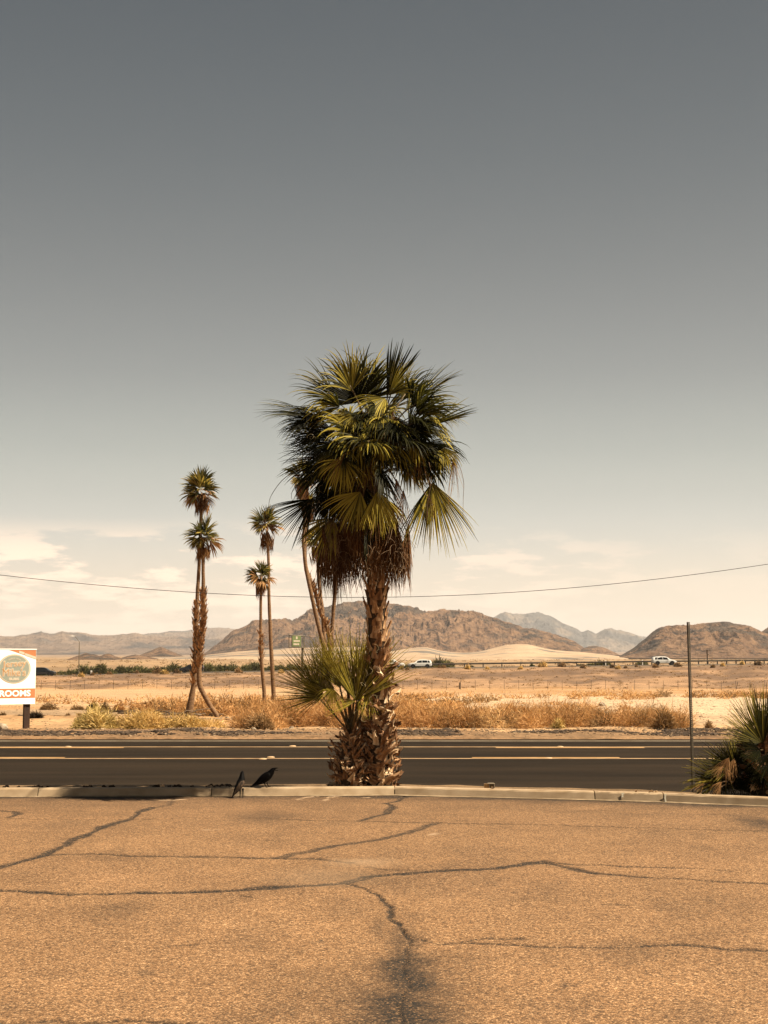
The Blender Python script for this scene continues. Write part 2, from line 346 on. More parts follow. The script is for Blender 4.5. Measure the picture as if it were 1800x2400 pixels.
# every tar edge frayed by the stones
tar_shade = np.clip(tar_shade * (.8 + .4 * fbm(X * 45, Y * 45, 2)), 0, 1)
Z = LOTZ + dz + .006 * (fbm(X * .5, Y * .5, 3) - .5)
Z[:, :13] = LOTZ; Z[:, -13:] = LOTZ
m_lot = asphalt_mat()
obj('parking_lot', mesh('parking_lot', np.stack([X, Y, Z], -1), grid(xs, tt), [m_lot], smooth=True, attrs={'tar_shade': tar_shade.ravel(), 'pale': pale.ravel()}), kind='structure', label='worn tan asphalt parking lot crossed by dark sealed cracks')

# ------------------------------------------------------------------ kerb, section by section
m_kerb = MAT('kerb_concrete', (.40, .275, .155), (.58, .43, .27), scale=5, rough=.9, bump=.002, bscale=120, detail=8, lo=.3, hi=.72, k=.56)
m_mortar = MAT('pale_mortar', (.75, .66, .5), rough=.9)
kerb = empty('kerb', (0, 0, 0), kind='structure', label='low concrete kerb between the parking lot and the planting strip')
KH, KW = .107, .15
prof = [(0, -.12), (.0, 0), (.034, KH - .022), (.042, KH - .006), (.055, KH), (KW - .01, KH), (KW, KH - .01), (KW, -.12)]
jx = [-9.5, at(80, 1868, 18.6).x, at(490, 1867, 18.6).x, kpts[3].x, kpts[4].x, kpts[5].x, 6.0, 9.5]
rk = rs(3)
for a, b in zip(jx[:-1], jx[1:]):
    g = .006; n = 26; us = np.linspace(a + g, b - g, n); V = []
    for k, x in enumerate(us):
        y = float(kerb_y(x)); nn = fbm(np.array([x * 3.]), np.array([1.]), 3)[0] - .5
        for j, (py_, pz_) in enumerate(prof):
            ch = rk.rand() * .006 if j in (3, 4) else 0
            e = .004 if k in (0, n - 1) and j in (2, 3, 4) else 0
            V.append((x, y + py_ + nn * .01 + ch + e * .5, pz_ - ch - e * .6 + nn * .004))
    P = len(prof); Fq = [(i * P + j, i * P + j + 1, (i + 1) * P + j + 1, (i + 1) * P + j) for i in range(n - 1) for j in range(P - 1)]
    mb = MB(); mb.add(V, Fq + [tuple(range(P)), tuple((n - 1) * P + j for j in range(P))[::-1]])
    mb.build('kerb_section', m_kerb, kerb)
# mortar smeared over one joint, and a white drip
for px, h0, h1 in ((1557, 0.0, 1.0), (1463, .45, 1.0)):
    x = at(px, 1875, 18.2).x; mb = MB(); n = 9; V = []
    for k in range(n):
        s = h0 + (h1 - h0) * k / (n - 1); zz = s * (KH - .012) + .004; ww = .008 + .006 * rk.rand() + (.01 if s > .9 else 0); off = -.012 * math.sin(s * 2.4)
        V += [(x - ww + off - .012 * (1 - s), float(kerb_y(x)) - .004 + .036 * s, zz), (x + ww + off - .012 * (1 - s), float(kerb_y(x)) - .004 + .036 * s, zz)]
    mb.add(V, [(2 * i, 2 * i + 1, 2 * i + 3, 2 * i + 2) for i in range(n - 1)]); mb.build('mortar_line', m_mortar, kerb)
# thin dusty lip where the lot meets the kerb
mb = MB(); us = np.linspace(-6, 6, 200); V = []
for x in us:
    d = .012 + .05 * max(0, fbm(np.array([x * 2.5]), np.array([5.]), 3)[0] - .42) * 3; y = float(kerb_y(x)); V += [(x, y - d, .0045), (x, y + .006, .014)]
mb.add(V, [(2 * i, 2 * i + 2, 2 * i + 3, 2 * i + 1) for i in range(len(us) - 1)])
mb.build('dust_line', MAT('dust', (.36, .25, .14), (.6, .44, .27), scale=9, rough=1), kerb)

# ------------------------------------------------------------------ planting strip behind the kerb
m_soil = ground_mat('strip_soil', grain=30, gcon=.4, bump=.02, big=1.2)
xs = np.linspace(-20, 20, 400); vs_ = np.linspace(0, 1, 22); X, V_ = np.meshgrid(xs, vs_)
Y = kerb_y(X) + KW - .003 + V_ * (1.75)
Z = np.interp(V_, [0, .55, .8, 1], [.06, .055, -.02, -.165]) + .03 * (fbm(X * 2, Y * 3, 4) - .5)
c = np.stack([.30 + 0 * X, .19 + 0 * X, .10 + 0 * X], -1) * (.7 + .6 * fbm(X, Y, 4))[..., None]
obj('planting_strip', mesh('planting_strip', np.stack([X, Y, Z], -1), grid(xs, vs_), [m_soil], smooth=True, attrs={'soil': c.reshape(-1, 3)}), kind='structure', label='narrow strip of brown soil between kerb and road')

# ------------------------------------------------------------------ road and its paint
RZ = -.15
m_road = MAT('road_asphalt', (.026, .018, .011), (.050, .034, .0205), scale=1.1, rough=.95, bump=.003, bscale=160, detail=8, stretch=(.15, 1, 1), spec=.06, k=.4)
ye = on(900, 1732.5, RZ).y
V = [(-150, 19.6, RZ), (150, 19.6, RZ), (150, ye, RZ), (-150, ye, RZ), (-150, 19.6, RZ - .3), (150, 19.6, RZ - .3), (150, ye, RZ - .3), (-150, ye, RZ - .3)]
MB().add(V, [(0, 1, 2, 3), (0, 4, 5, 1), (3, 2, 6, 7)]).build('road', m_road, kind='structure', label='dark smooth two-lane road with a centre turn lane')
def paint(name, y0, y1, x0, x1, mat, seed=0):
    n = max(2, int((x1 - x0) / .25)); us = np.linspace(x0, x1, n); r = rs(seed); V = []
    for x in us: V += [(x, y0 + r.rand() * .008, RZ + .004), (x, y1 - r.rand() * .008, RZ + .004)]
    return MB().add(V, [(2 * i, 2 * i + 2, 2 * i + 3, 2 * i + 1) for i in range(n - 1)]).build(name, mat, kind='structure')
m_white = MAT('white_road_paint', (.6, .46, .3), (.85, .7, .5), scale=3, rough=.8, detail=8, k=.5)
m_yel = MAT('yellow_road_paint', (.62, .34, .12), (.88, .52, .22), scale=3, rough=.8, detail=8, k=.5)
m_yel2 = MAT('worn_yellow_road_paint', (.55, .33, .16), (.82, .54, .28), scale=3, rough=.8, detail=8, k=.48)
yw = on(900, 1737, RZ).y; ya = on(900, 1751, RZ).y; yb = on(900, 1778, RZ).y
paint('edge_line', yw - .06, yw + .06, -60, 60, m_white, 1)
paint('centre_line', ya - .07, ya + .09, -60, 60, m_yel2, 2)
paint('centre_line', yb - .07, yb + .07, -60, 60, m_yel2, 3)
xa = lambda px, y: at(px, 1750, y).x
for x0, x1 in ((-40, 295), (1160, 1505), (-900, -560), (2030, 2370)): paint('dash_line', ya - .36, ya - .18, xa(x0, ya), xa(x1, ya), m_yel, 4)
for x0, x1 in ((-190, 145), (1108, 1457), (-1000, -660), (1960, 2300)): paint('dash_line', yb + .2, yb + .36, xa(x0, yb), xa(x1, yb), m_yel, 5)
m_dot = MAT('reflector_ceramic', (.42, .28, .15), rough=.6, k=.8)
k = 0
for px, y, lab in ((635, yb + .3, 'small domed road reflector beside the nearer yellow line, left of the palms'), (616, yb - .2, 'small road reflector just in front of the nearer yellow line, left of the palms'), (686, ya + .25, 'small domed road reflector on the farther yellow line, left of the big palm'),
             (1313, ya + .0, 'small domed road reflector on the farther yellow dash, right of the palms'), (1285, yb + .05, 'small domed road reflector on the nearer yellow dash, right of the palms'), (160, ya - .0, 'small domed road reflector on the farther yellow line near the white sign')):
    n = 10; V = [(0, 0, .022)]; Fs = []
    for ring, (rr, zz) in enumerate(((.03, .02), (.05, .013), (.06, 0))):
        for j in range(n): V.append((rr * 1.3 * math.cos(2 * math.pi * j / n), rr * math.sin(2 * math.pi * j / n), zz))
    Fs += [(0, 1 + j, 1 + (j + 1) % n) for j in range(n)] + [(1 + r * n + j, 1 + (r + 1) * n + j, 1 + (r + 1) * n + (j + 1) % n, 1 + r * n + (j + 1) % n) for r in range(2) for j in range(n)]
    MB().add(V, Fs).build('road_reflector', m_dot, smooth=True, loc=(xa(px, y), y, RZ + .003), label=lab, cat='road reflector', group='reflectors along the yellow lines')

# ------------------------------------------------------------------ desert ground out to the hills
def fwz(x):   # level of the freeway along x (at 290 m)
    px = 900 + x / 290 * F
    yy = np.interp(px, [-600, 0, 100, 300, 500, 1000, 1550, 1800, 2400], [1596, 1587, 1585, 1580, 1576, 1566.5, 1559.5, 1557, 1551])
    return CAMZ - (yy - HZ) * 290 / F
def land(X, Y):
    fz = fwz(X * 290 / np.maximum(Y, 200))
    base = np.interp(Y, [34, 36, 48, 60, 75, 110, 190, 205], [-.17, -.13, -.12, -.3, -.6, -1.1, -2.0, -2.15])
    far_ = np.interp(Y, [330, 600, 1500, 3000, 6000, 9000], [0, .83, 3.0, 9, 30, 55])
    k = np.clip((Y - 205) / (283 - 205), 0, 1); k = k * k * (3 - 2 * k)
    z = base * (1 - k) + fz * k
    k2 = np.clip((Y - 303) / 250, 0, 1); z = z * (1 - k2) + far_ * k2 - .5 * np.clip((Y - 303) / 12, 0, 1) * (1 - k2)
    z = np.where(Y > 553, far_, z)
    amp = np.interp(Y, [34.5, 36, 44, 60, 190, 215, 270, 284, 304, 330, 600, 3000], [.06, .05, .12, .16, .45, 1.8, 1.2, 0, 0, .5, 1.2, 4])
    fr = np.interp(Y, [35, 60, 200, 600, 3000], [.9, .35, .12, .04, .012])
    z = z + amp * (fbm(X * fr, Y * fr * .7, 5) - .5)
    z = z + np.interp(Y, [34, 34.9, 36, 38.5, 41], [0, .03, .11, .12, 0]) * (1.1 * fbm(X * .6, Y * .9 + 8, 3))
    return z
def gz(x, y): return float(land(np.array([float(x)]), np.array([float(y)]))[0])
def soil(X, Y, Z):
    px = 900 + X / Y * F
    n1 = fbm(X * .22, Y * .12, 4); n2 = fbm(X * .9, Y * .5, 4)
    sand = np.array([.68, .45, .25]); orange = np.array([.56, .31, .135]); brown = np.array([.27, .16, .085]); grey = np.array([.46, .315, .19]); pale = np.array([.79, .59, .385])
    def M(a, b, k): return a * (1 - k[..., None]) + b * k[..., None]
    c = np.broadcast_to(orange, X.shape + (3,)).copy()
    c = M(c, sand, np.clip(n1 * 2.4 - .75, 0, 1) * .6)
    verge = np.clip((37.6 + 1.2 * n2 + np.where(px < 460, 1.5, 0) - Y) / 1.0, 0, 1)
    c = M(c, brown, verge * (.5 + .6 * n2))
    L_ = np.clip((520 - px) / 120, 0, 1)
    c = M(c, grey, L_ * np.clip((Y - 49) / 3, 0, 1) * np.clip((62 - Y) / 3, 0, 1) * .8)
    R_ = np.clip((px - 860) / 80, 0, 1)
    c = M(c, pale, R_ * np.clip((Y - 50 - 8 * (n1 - .5)) / 8, 0, 1) * np.clip((150 - Y) / 25, 0, 1) * .75)
    rr = np.clip((px - 1600) / 40, 0, 1)
    c = M(c, pale, rr * np.clip((Y - 41) / 3, 0, 1) * np.clip((150 - Y) / 25, 0, 1) * .6)
    c = M(c, sand, (1 - R_) * np.clip((Y - 70) / 12, 0, 1) * np.clip((200 - Y) / 20, 0, 1) * .75)
    bank = np.clip((Y - 205) / 15, 0, 1) * np.clip((283 - Y) / 6, 0, 1)
    bcol = M(np.broadcast_to(np.array([.50, .30, .165]), c.shape), np.array([.23, .14, .085]), np.clip(fbm(X * .09, Y * .12, 5, .6) * 5 - 2.0, 0, 1))
    c = M(c, bcol, bank)
    c = M(c, np.array([.28, .19, .115]), np.clip((Y - 272) / 6, 0, 1) * np.clip((312 - Y) / 5, 0, 1) * .9)
    f_ = np.clip((Y - 310) / 60, 0, 1); c = M(c, M(np.broadcast_to(np.array([.54, .35, .19]), c.shape), np.array([.36, .235, .13]), np.clip(fbm(X * .02, Y * .012, 4) * 3 - 1, 0, 1)), f_)
    ff = np.clip((Y - 2200) / 2000, 0, 1); c = M(c, np.array([.36, .24, .16]), ff)
    return c
m_land = ground_mat('desert_soil', grain=5, gcon=.45, bump=.05, big=.3)
ys = np.concatenate([np.linspace(ye - .05, 60, 200), 60 * (9500 / 60) ** (np.linspace(0, 1, 330)[1:])])
us = np.linspace(-1, 1, 520); U, Y = np.meshgrid(us, ys)
wd = Y * .32 + 8; wd = wd + np.clip((Y - 400) / 3000, 0, 1) * Y * .25
X = np.sign(U) * np.abs(U) ** 1.25 * wd * 1.6; Z = land(X, Y); C_ = soil(X, Y, Z)
Z[0, :] -= .05
obj('desert_ground', mesh('desert_ground', np.stack([X, Y, Z], -1), grid(us, ys), [m_land], smooth=True, attrs={'soil': C_.reshape(-1, 3)}), kind='structure', label='sandy orange desert ground stretching to the hills')
# ground all round, under everything, so no edge shows from elsewhere
MB().add([(-9000, -4000, -6), (9000, -4000, -6), (9000, 12000, -6), (-9000, 12000, -6)], [(0, 1, 2, 3)]).build('ground', MAT('far_soil', (.45, .3, .16), (.55, .38, .22), scale=.02), kind='structure')

# ------------------------------------------------------------------ freeway on its bank
m_fw = MAT('freeway_asphalt', (.13, .095, .065), (.19, .14, .095), scale=.4, rough=.9, stretch=(.2, 1, 1))
us = np.linspace(-130, 150, 90); V = []
for x in us:
    z = float(fwz(x)) + .05; V += [(x, 284.5, z), (x, 303, z + .05), (x, 284.3, z - .6), (x, 303.2, z - .6)]
mb = MB().add(V, [(4*i, 4*i+4, 4*i+5, 4*i+1) for i in range(89)] + [(4*i, 4*i+2, 4*i+6, 4*i+4) for i in range(89)])
mb.build('freeway', m_fw, kind='structure', label='distant raised freeway running across the desert')
V = []
for x in us: V += [(x, 285.6, float(fwz(x)) + .056), (x, 285.85, float(fwz(x)) + .056)]
MB().add(V, [(2*i, 2*i+2, 2*i+3, 2*i+1) for i in range(89)]).build('freeway_edge_line', m_white, kind='structure')

# ------------------------------------------------------------------ hills
def rock_mat(name, c1, c2, c3, sc, bump):
    m = bpy.data.materials.new(name); m.use_nodes = True; t = m.node_tree; n = t.nodes; l = t.links.new; b = n['Principled BSDF']
    b.inputs['Roughness'].default_value = .95; b.inputs['Specular IOR Level'].default_value = .1
    tcn = n.new('ShaderNodeTexCoord'); a = n.new('ShaderNodeAttribute'); a.attribute_name = 'soil'
    mp_ = n.new('ShaderNodeMapping'); mp_.inputs['Rotation'].default_value = (0, .6, .2); mp_.inputs['Scale'].default_value = (1, 1, 2.2); l(tcn.outputs['Object'], mp_.inputs[0])
    z = n.new('ShaderNodeTexNoise'); z.inputs['Scale'].default_value = sc; z.inputs['Detail'].default_value = 9; z.inputs['Roughness'].default_value = .68; z.inputs['Distortion'].default_value = .6
    l(mp_.outputs[0], z.inputs['Vector'])
    r = n.new('ShaderNodeValToRGB')
    for i, (p, c) in enumerate([(.38, c1), (.46, c2), (.60, c3)]):
        e = r.color_ramp.elements[i] if i < 2 else r.color_ramp.elements.new(p)
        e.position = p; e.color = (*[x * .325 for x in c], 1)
    l(z.outputs[0], r.inputs[0])
    mu = n.new('ShaderNodeVectorMath'); mu.operation = 'MULTIPLY'; l(r.outputs[0], mu.inputs[0]); l(a.outputs['Color'], mu.inputs[1]); l(mu.outputs[0], b.inputs['Base Color'])
    bp = n.new('ShaderNodeBump'); bp.inputs['Distance'].default_value = bump; bp.inputs['Strength'].default_value = 1; l(z.outputs[0], bp.inputs['Height']); l(bp.outputs[0], b.inputs['Normal'])
    return m
def hill(name, pts, yr, yb, base_py, mat, amp, fr, seed, shape=1.5, step=1.6, rows=70, label=None, rid=1.0, jag=0, back=.6, skew=0.0):
    pts = sorted(pts); px = np.arange(pts[0][0], pts[-1][0] + .1, step)
    py = np.interp(px, [p[0] for p in pts], [p[1] for p in pts])
    if len(px) > 9: 
        kk = np.array([1, 2, 3, 2, 1.]); kk /= kk.sum(); py = np.convolve(np.pad(py, 2, mode='edge'), kk, 'valid')
    py = py + jag * (fbm(px * .08 + seed, px * 0 + 1.5, 4) - .5) * 2
    bpy_ = np.interp(px, [p[0] for p in base_py], [p[1] for p in base_py]) if isinstance(base_py, (list, tuple)) else np.full(len(px), float(base_py))
    t = np.concatenate([np.linspace(0, 1, rows), 1 + np.linspace(0, back, 14)[1:]])
    T, PX = np.meshgrid(t, px, indexing='ij'); PY = np.broadcast_to(py, T.shape); BP = np.broadcast_to(bpy_, T.shape)
    D = yb + (yr - yb) * T
    elev = lambda p: (HZ - p) / F      # tangent of the sight line above level
    zr = CAMZ + elev(PY) * yr; zb = CAMZ + elev(BP) * yb
    up = 1 - (1 - np.clip(T, 0, 1)) ** shape
    Zh = zb + (zr - zb) * up
    Zh = np.where(T > 1, zr - (zr - zb) * np.clip((T - 1) / back, 0, 1) ** 1.3, Zh)
    Xh = (PX - 900) / F * D
    hgt = np.maximum(zr - zb, 0)
    g = ridged((Xh + skew * D) * fr + seed, D * fr * .45 + seed, 5, .55) - .62
    g2 = fbm(Xh * fr * 5 + seed, D * fr * 3, 4) - .5
    g3 = ridged(Xh * fr * 11 + seed, D * fr * 6, 3) - .6
    env = np.sin(np.pi * np.clip(T, 0, 1) ** .8) ** .7 * (T <= 1) + .12 * (T > .9)
    Zh = Zh + np.minimum(amp, hgt * .5) * (g * rid + g2 * .45 + g3 * .3) * env
    c = (.86 + .3 * fbm(Xh * fr * .8 + 3, D * fr * .6, 4))[..., None] * np.ones(3)
    dark = np.clip((fbm((Xh + skew * D) * fr * 2.2 + 31, D * fr * 1.1 + seed, 5, .6) - .52) * 8, 0, 1)[..., None]
    c = c * (1 - dark * np.array([.62, .54, .42]))
    o = obj(name, mesh(name, np.stack([Xh, D, Zh], -1), grid(px, t), [mat], smooth=False, attrs={'soil': c.reshape(-1, 3)}), kind='structure', label=label)
    return o
m_rock = rock_mat('brown_rock', (.085, .055, .04), (.29, .165, .097), (.46, .275, .155), .06, 5)
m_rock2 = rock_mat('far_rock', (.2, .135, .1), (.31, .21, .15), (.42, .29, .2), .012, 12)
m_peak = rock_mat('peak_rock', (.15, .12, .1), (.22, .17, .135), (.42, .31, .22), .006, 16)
m_sand = rock_mat('sand_slope', (.62, .42, .26), (.85, .60, .39), (.93, .68, .45), .03, .4)
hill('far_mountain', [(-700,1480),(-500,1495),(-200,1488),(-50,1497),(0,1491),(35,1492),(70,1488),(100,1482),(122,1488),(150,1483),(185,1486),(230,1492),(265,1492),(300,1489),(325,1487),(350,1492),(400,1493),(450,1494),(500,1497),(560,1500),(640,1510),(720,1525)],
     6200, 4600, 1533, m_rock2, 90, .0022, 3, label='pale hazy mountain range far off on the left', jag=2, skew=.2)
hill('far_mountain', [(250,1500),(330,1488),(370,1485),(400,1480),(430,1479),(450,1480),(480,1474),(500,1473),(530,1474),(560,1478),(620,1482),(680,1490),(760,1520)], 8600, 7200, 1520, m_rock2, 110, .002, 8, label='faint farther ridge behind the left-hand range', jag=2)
hill('rocky_hill', [(470,1534),(483,1531),(515,1508),(548,1481),(570,1473),(597,1459),(615,1456),(635,1456),(650,1456),(667,1450),(686,1458),(705,1446),(722,1436),(745,1434),(760,1433),(803,1427),(841,1423),(870,1422),(905,1424),(954,1430),(987,1436),(1020,1437),(1063,1437),(1090,1440),(1130,1448),(1171,1460),(1212,1471),(1225,1478),(1253,1480),(1288,1488),(1320,1496),(1345,1505),(1366,1520),(1382,1530),(1400,1538)],
     2700, 2050, [(470,1534),(700,1536),(1000,1536),(1400,1538)], m_rock, 62, .0085, 4, shape=1.7, label='broad brown rocky hill behind the palms', jag=1.5, skew=-.5, rows=110)
hill('rocky_hill', [(1340,1534),(1366,1519),(1382,1515),(1399,1515),(1418,1520),(1440,1530),(1452,1537)], 2300, 2100, 1536, m_rock, 10, .02, 9, label='small dark knoll at the end of the broad hill', jag=1, rows=40)
hill('rocky_hill', [(1285,1530),(1296,1522),(1310,1516),(1325,1515),(1338,1520),(1352,1530)], 2060, 1900, 1531, m_rock, 8, .02, 19, label='tiny dark rocky knoll on the sand slope', jag=1, rows=40)
hill('rocky_hill', [(1445,1541),(1462,1532),(1486,1519),(1500,1508),(1513,1500),(1534,1484),(1551,1477),(1608,1472),(1648,1466),(1675,1462),(1708,1461),(1738,1464),(1757,1467),(1773,1475),(1784,1481),(1830,1498),(1900,1520),(1950,1542)],
     1900, 1420, 1543, m_rock, 46, .0105, 14, shape=1.8, label='domed brown rocky hill at the right behind the bare post', jag=1.2, skew=-.4, rows=100)
hill('rocky_hill', [(1700,1541),(1750,1510),(1781,1484),(1790,1478),(1800,1473),(1850,1456),(1930,1460),(2050,1480),(2200,1500),(2350,1541)], 2200, 1900, 1542, m_rock, 30, .01, 24, label='brown hill cut by the right edge of the view', rows=60)
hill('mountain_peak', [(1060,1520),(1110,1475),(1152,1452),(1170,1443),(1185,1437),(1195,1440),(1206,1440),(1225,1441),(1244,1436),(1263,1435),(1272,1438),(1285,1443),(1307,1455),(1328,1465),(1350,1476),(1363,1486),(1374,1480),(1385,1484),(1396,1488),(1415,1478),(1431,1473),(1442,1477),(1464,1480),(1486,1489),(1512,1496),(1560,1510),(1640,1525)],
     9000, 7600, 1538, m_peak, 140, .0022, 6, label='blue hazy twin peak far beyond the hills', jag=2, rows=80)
hill('rocky_hill', [(325,1538),(342,1531),(358,1525),(370,1519),(380,1516),(390,1520),(402,1526),(418,1532),(436,1539)], 2000, 1850, 1538, m_rock, 8, .02, 29, label='small pointed brown hill left of the twin palms', rows=40, jag=.6)
hill('rocky_hill', [(150,1549),(170,1542),(190,1536),(205,1531),(222,1534),(238,1538),(248,1534),(258,1531),(272,1538),(290,1543),(300,1546)], 1400, 1250, 1549, m_rock, 6, .03, 35, label='low jagged rock outcrop behind the street lamp', rows=40, jag=1.2)
hill('rocky_hill', [(275,1546),(300,1538),(320,1534),(345,1538),(370,1543),(385,1546)], 1420, 1300, 1548, m_rock, 5, .03, 38, label='low pale rock mound beside the jagged outcrop', rows=40, jag=1)
hill('sand_slope', [(150,1550),(260,1546),(330,1543),(400,1540),(470,1537),(500,1534),(540,1529),(600,1524),(680,1519),(760,1517),(830,1516),(880,1520),(916,1527),(945,1522),(973,1518),(1000,1517),(1030,1525),(1060,1529),(1090,1530),(1115,1528),(1136,1524),(1160,1518),(1185,1512),(1210,1510),(1239,1511),(1262,1516),(1285,1522),(1320,1526),(1360,1528),(1420,1534),(1470,1541)],
     1980, 1100, 1548, m_sand, 1.5, .01, 50, shape=1.3, label='pale drifted sand slope at the foot of the hills', rows=60, back=.25, step=3)

# haze of the dry air
HB = [(-8000, -300, -8.0), (8000, 12500, 340)]
(x0, y0, z0), (x1, y1, z1) = HB
hz = MB().box(((x0+x1)/2, (y0+y1)/2, (z0+z1)/2), (x1-x0, y1-y0, z1-z0)).build('haze', [], kind='stuff', label='thin pale haze in the desert air')
mh = bpy.data.materials.new('haze_air'); mh.use_nodes = True; mh.node_tree.nodes.clear()
o_ = mh.node_tree.nodes.new('ShaderNodeOutputMaterial'); pv = mh.node_tree.nodes.new('ShaderNodeVolumePrincipled')
pv.inputs['Color'].default_value = (.93, .92, .94, 1); pv.inputs['Density'].default_value = .6e-4; pv.inputs['Anisotropy'].default_value = .2
mh.node_tree.links.new(pv.outputs[0], o_.inputs['Volume']); hz.data.materials.append(mh)
# ------------------------------------------------------------------ palms
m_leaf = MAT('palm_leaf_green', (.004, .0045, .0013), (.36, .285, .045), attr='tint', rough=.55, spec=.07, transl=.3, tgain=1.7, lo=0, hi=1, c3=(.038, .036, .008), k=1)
m_leaf_far = MAT('far_palm_leaf', (.015, .017, .004), (.36, .27, .065), attr='tint', rough=.6, spec=.12, transl=.28, tgain=1.5, lo=0, hi=1, c3=(.07, .064, .015), k=1)
m_leaf_dead = MAT('dead_palm_leaf', (.05, .02, .007), (.52, .29, .12), attr='tint', rough=.8, spec=.1, transl=.1, lo=0, hi=1, c3=(.15, .066, .022), k=.72)
m_stalk = MAT('palm_stalk', (.12, .085, .025), (.33, .2, .07), scale=14, rough=.6)
m_stalk_dead = MAT('dead_palm_stalk', (.22, .12, .05), (.5, .32, .17), scale=14, rough=.8)
m_bark = MAT('palm_bark', (.085, .045, .02), (.2, .115, .055), scale=9, rough=.95, bump=.02, bscale=30)
m_bark_far = MAT('smooth_palm_bark', (.3, .16, .075), (.5, .29, .14), scale=5, rough=.9, bump=.02, bscale=16, stretch=(1, 1, 5), detail=6)
m_boot = MAT('leaf_base_tan', (.17, .08, .032), (.56, .35, .18), scale=11, rough=.8, c3=(.38, .21, .1), detail=6, stretch=(1, 1, .35), k=.74)
m_boot_b = MAT('leaf_base_brown', (.08, .034, .014), (.36, .18, .075), scale=11, rough=.85, detail=6, stretch=(1, 1, .35), k=.74)
m_boot_c = MAT('leaf_base_bleached', (.4, .25, .13), (.74, .56, .36), scale=9, rough=.8, detail=6, stretch=(1, 1, .35), k=.85)
m_thread = MAT('leaf_thread', (.6, .47, .24), (.5, .36, .16), rough=.7)
DOWN = np.array([0, 0, -1.0])
def nrm(a): return a / (np.linalg.norm(a, axis=-1, keepdims=True) + 1e-9)
def fan(H, D, Nn, R, spread, droop, rnd, nseg=34, K=9, fuse=.42, fold=.25, pleat=.42, tint=.45, tvar=.2, ragged=.24, split=.2, curl=.12):
    """a palm fan round the hub H: segments spread in the plane of D, fused near the hub, free and hanging beyond it"""
    H = np.array(H, float); D = nrm(np.array(D, float)); Nn = np.array(Nn, float); Nn = nrm(Nn - D * Nn.dot(D)); Sd = np.cross(D, Nn)
    sp = math.radians(spread); a = (np.arange(nseg) + .5) / nseg * sp - sp / 2; da = sp / nseg
    a_j = a + rnd.randn(nseg) * da * .18
    Ls = R * (1 - .32 * (np.abs(a) / (math.pi * .75)) ** 1.6) * (1 - ragged * rnd.rand(nseg)); Ls *= np.where(rnd.rand(nseg) < split, .55 + .3 * rnd.rand(nseg), 1)
    ca, sa = np.cos(a_j)[:, None], np.sin(a_j)[:, None]
    d = nrm(ca * D + sa * Sd + Nn * fold * np.abs(sa) ** 1.2)
    side = nrm(-sa * D + ca * Sd)
    P = np.repeat(H[None], nseg, 0); ss = np.linspace(0, 1, K); V = np.zeros((nseg, K, 3, 3))
    up = nrm(np.cross(side, d)); drp = droop * (.6 + .8 * rnd.rand(nseg)); cur = d.copy(); curlv = nrm(rnd.randn(nseg, 3)) * curl
    for k, s in enumerate(ss):
        rr = s * Ls
        w0 = fuse * Ls * math.tan(da / 2) * 1.0
        if s <= fuse: wd = rr * math.tan(da / 2) * 1.06 + .0008
        else: wd = w0 * (1 - ((s - fuse) / (1 - fuse)) ** 1.7) + .0009
        wd = np.asarray(wd)[:, None] * np.ones((nseg, 1))
        V[:, k, 0] = P - side * wd; V[:, k, 2] = P + side * wd
        V[:, k, 1] = P + up * wd * (pleat * 2.0)
        if k < K - 1:
            h = Ls[:, None] / (K - 1)
            g = max(0, (s - fuse * .7)) ** 1.15 * 2.2 + .12
            cur = nrm(cur + DOWN * (drp * g / (K - 1) * 1.5)[:, None] + curlv * (g / (K - 1)))
            P = P + cur * h
    i = np.arange(nseg * K * 3).reshape(nseg, K, 3)
    q = [np.stack([i[:, :-1, c].ravel(), i[:, :-1, c + 1].ravel(), i[:, 1:, c + 1].ravel(), i[:, 1:, c].ravel()], 1) for c in (0, 1)]
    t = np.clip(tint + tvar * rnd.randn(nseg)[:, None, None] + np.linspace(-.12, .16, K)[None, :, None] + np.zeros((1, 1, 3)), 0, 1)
    return V.reshape(-1, 3), np.concatenate(q), t.ravel()
def bez(a, b, c, n=10):
    a, b, c = (np.array(v, float) for v in (a, b, c)); t = np.linspace(0, 1, n)[:, None]
    return a * (1 - t) ** 2 + 2 * b * t * (1 - t) + c * t * t
def frond(parent, base, H, tip, Nn, spread, droop, seed, dead=False, stalk=True, sag=.35, sw=.013, far=False, **kw):
    rnd = rs(seed); o = np.array(parent.location); base, H, tip = (np.array(v, float) - o for v in (base, H, tip))
    D = tip - H; R = np.linalg.norm(D)
    if kw.get('tint', .5) < .16: kw.setdefault('tvar', .07)
    v, q, t = fan(H, D, Nn, R * 1.04, spread, droop, rnd, **kw)
    mt = m_leaf_dead if dead else (m_leaf_far if far else m_leaf)
    fo = obj('dead_frond' if dead else 'frond', mesh('frond', v, q, [mt], smooth=False, attrs={'tint': t}), parent)
    if stalk:
        mid = (base + H) / 2 + np.array([0, 0, 1]) * sag * np.linalg.norm(H - base) * .5
        pts = bez(base, mid, H + nrm(D) * R * .12, 9)
        MB().tube(pts, np.linspace(sw * 1.5, sw * .55, 9), 5, squash=.5).build('stalk', m_stalk_dead if dead else m_stalk, fo, smooth=True)
    return fo
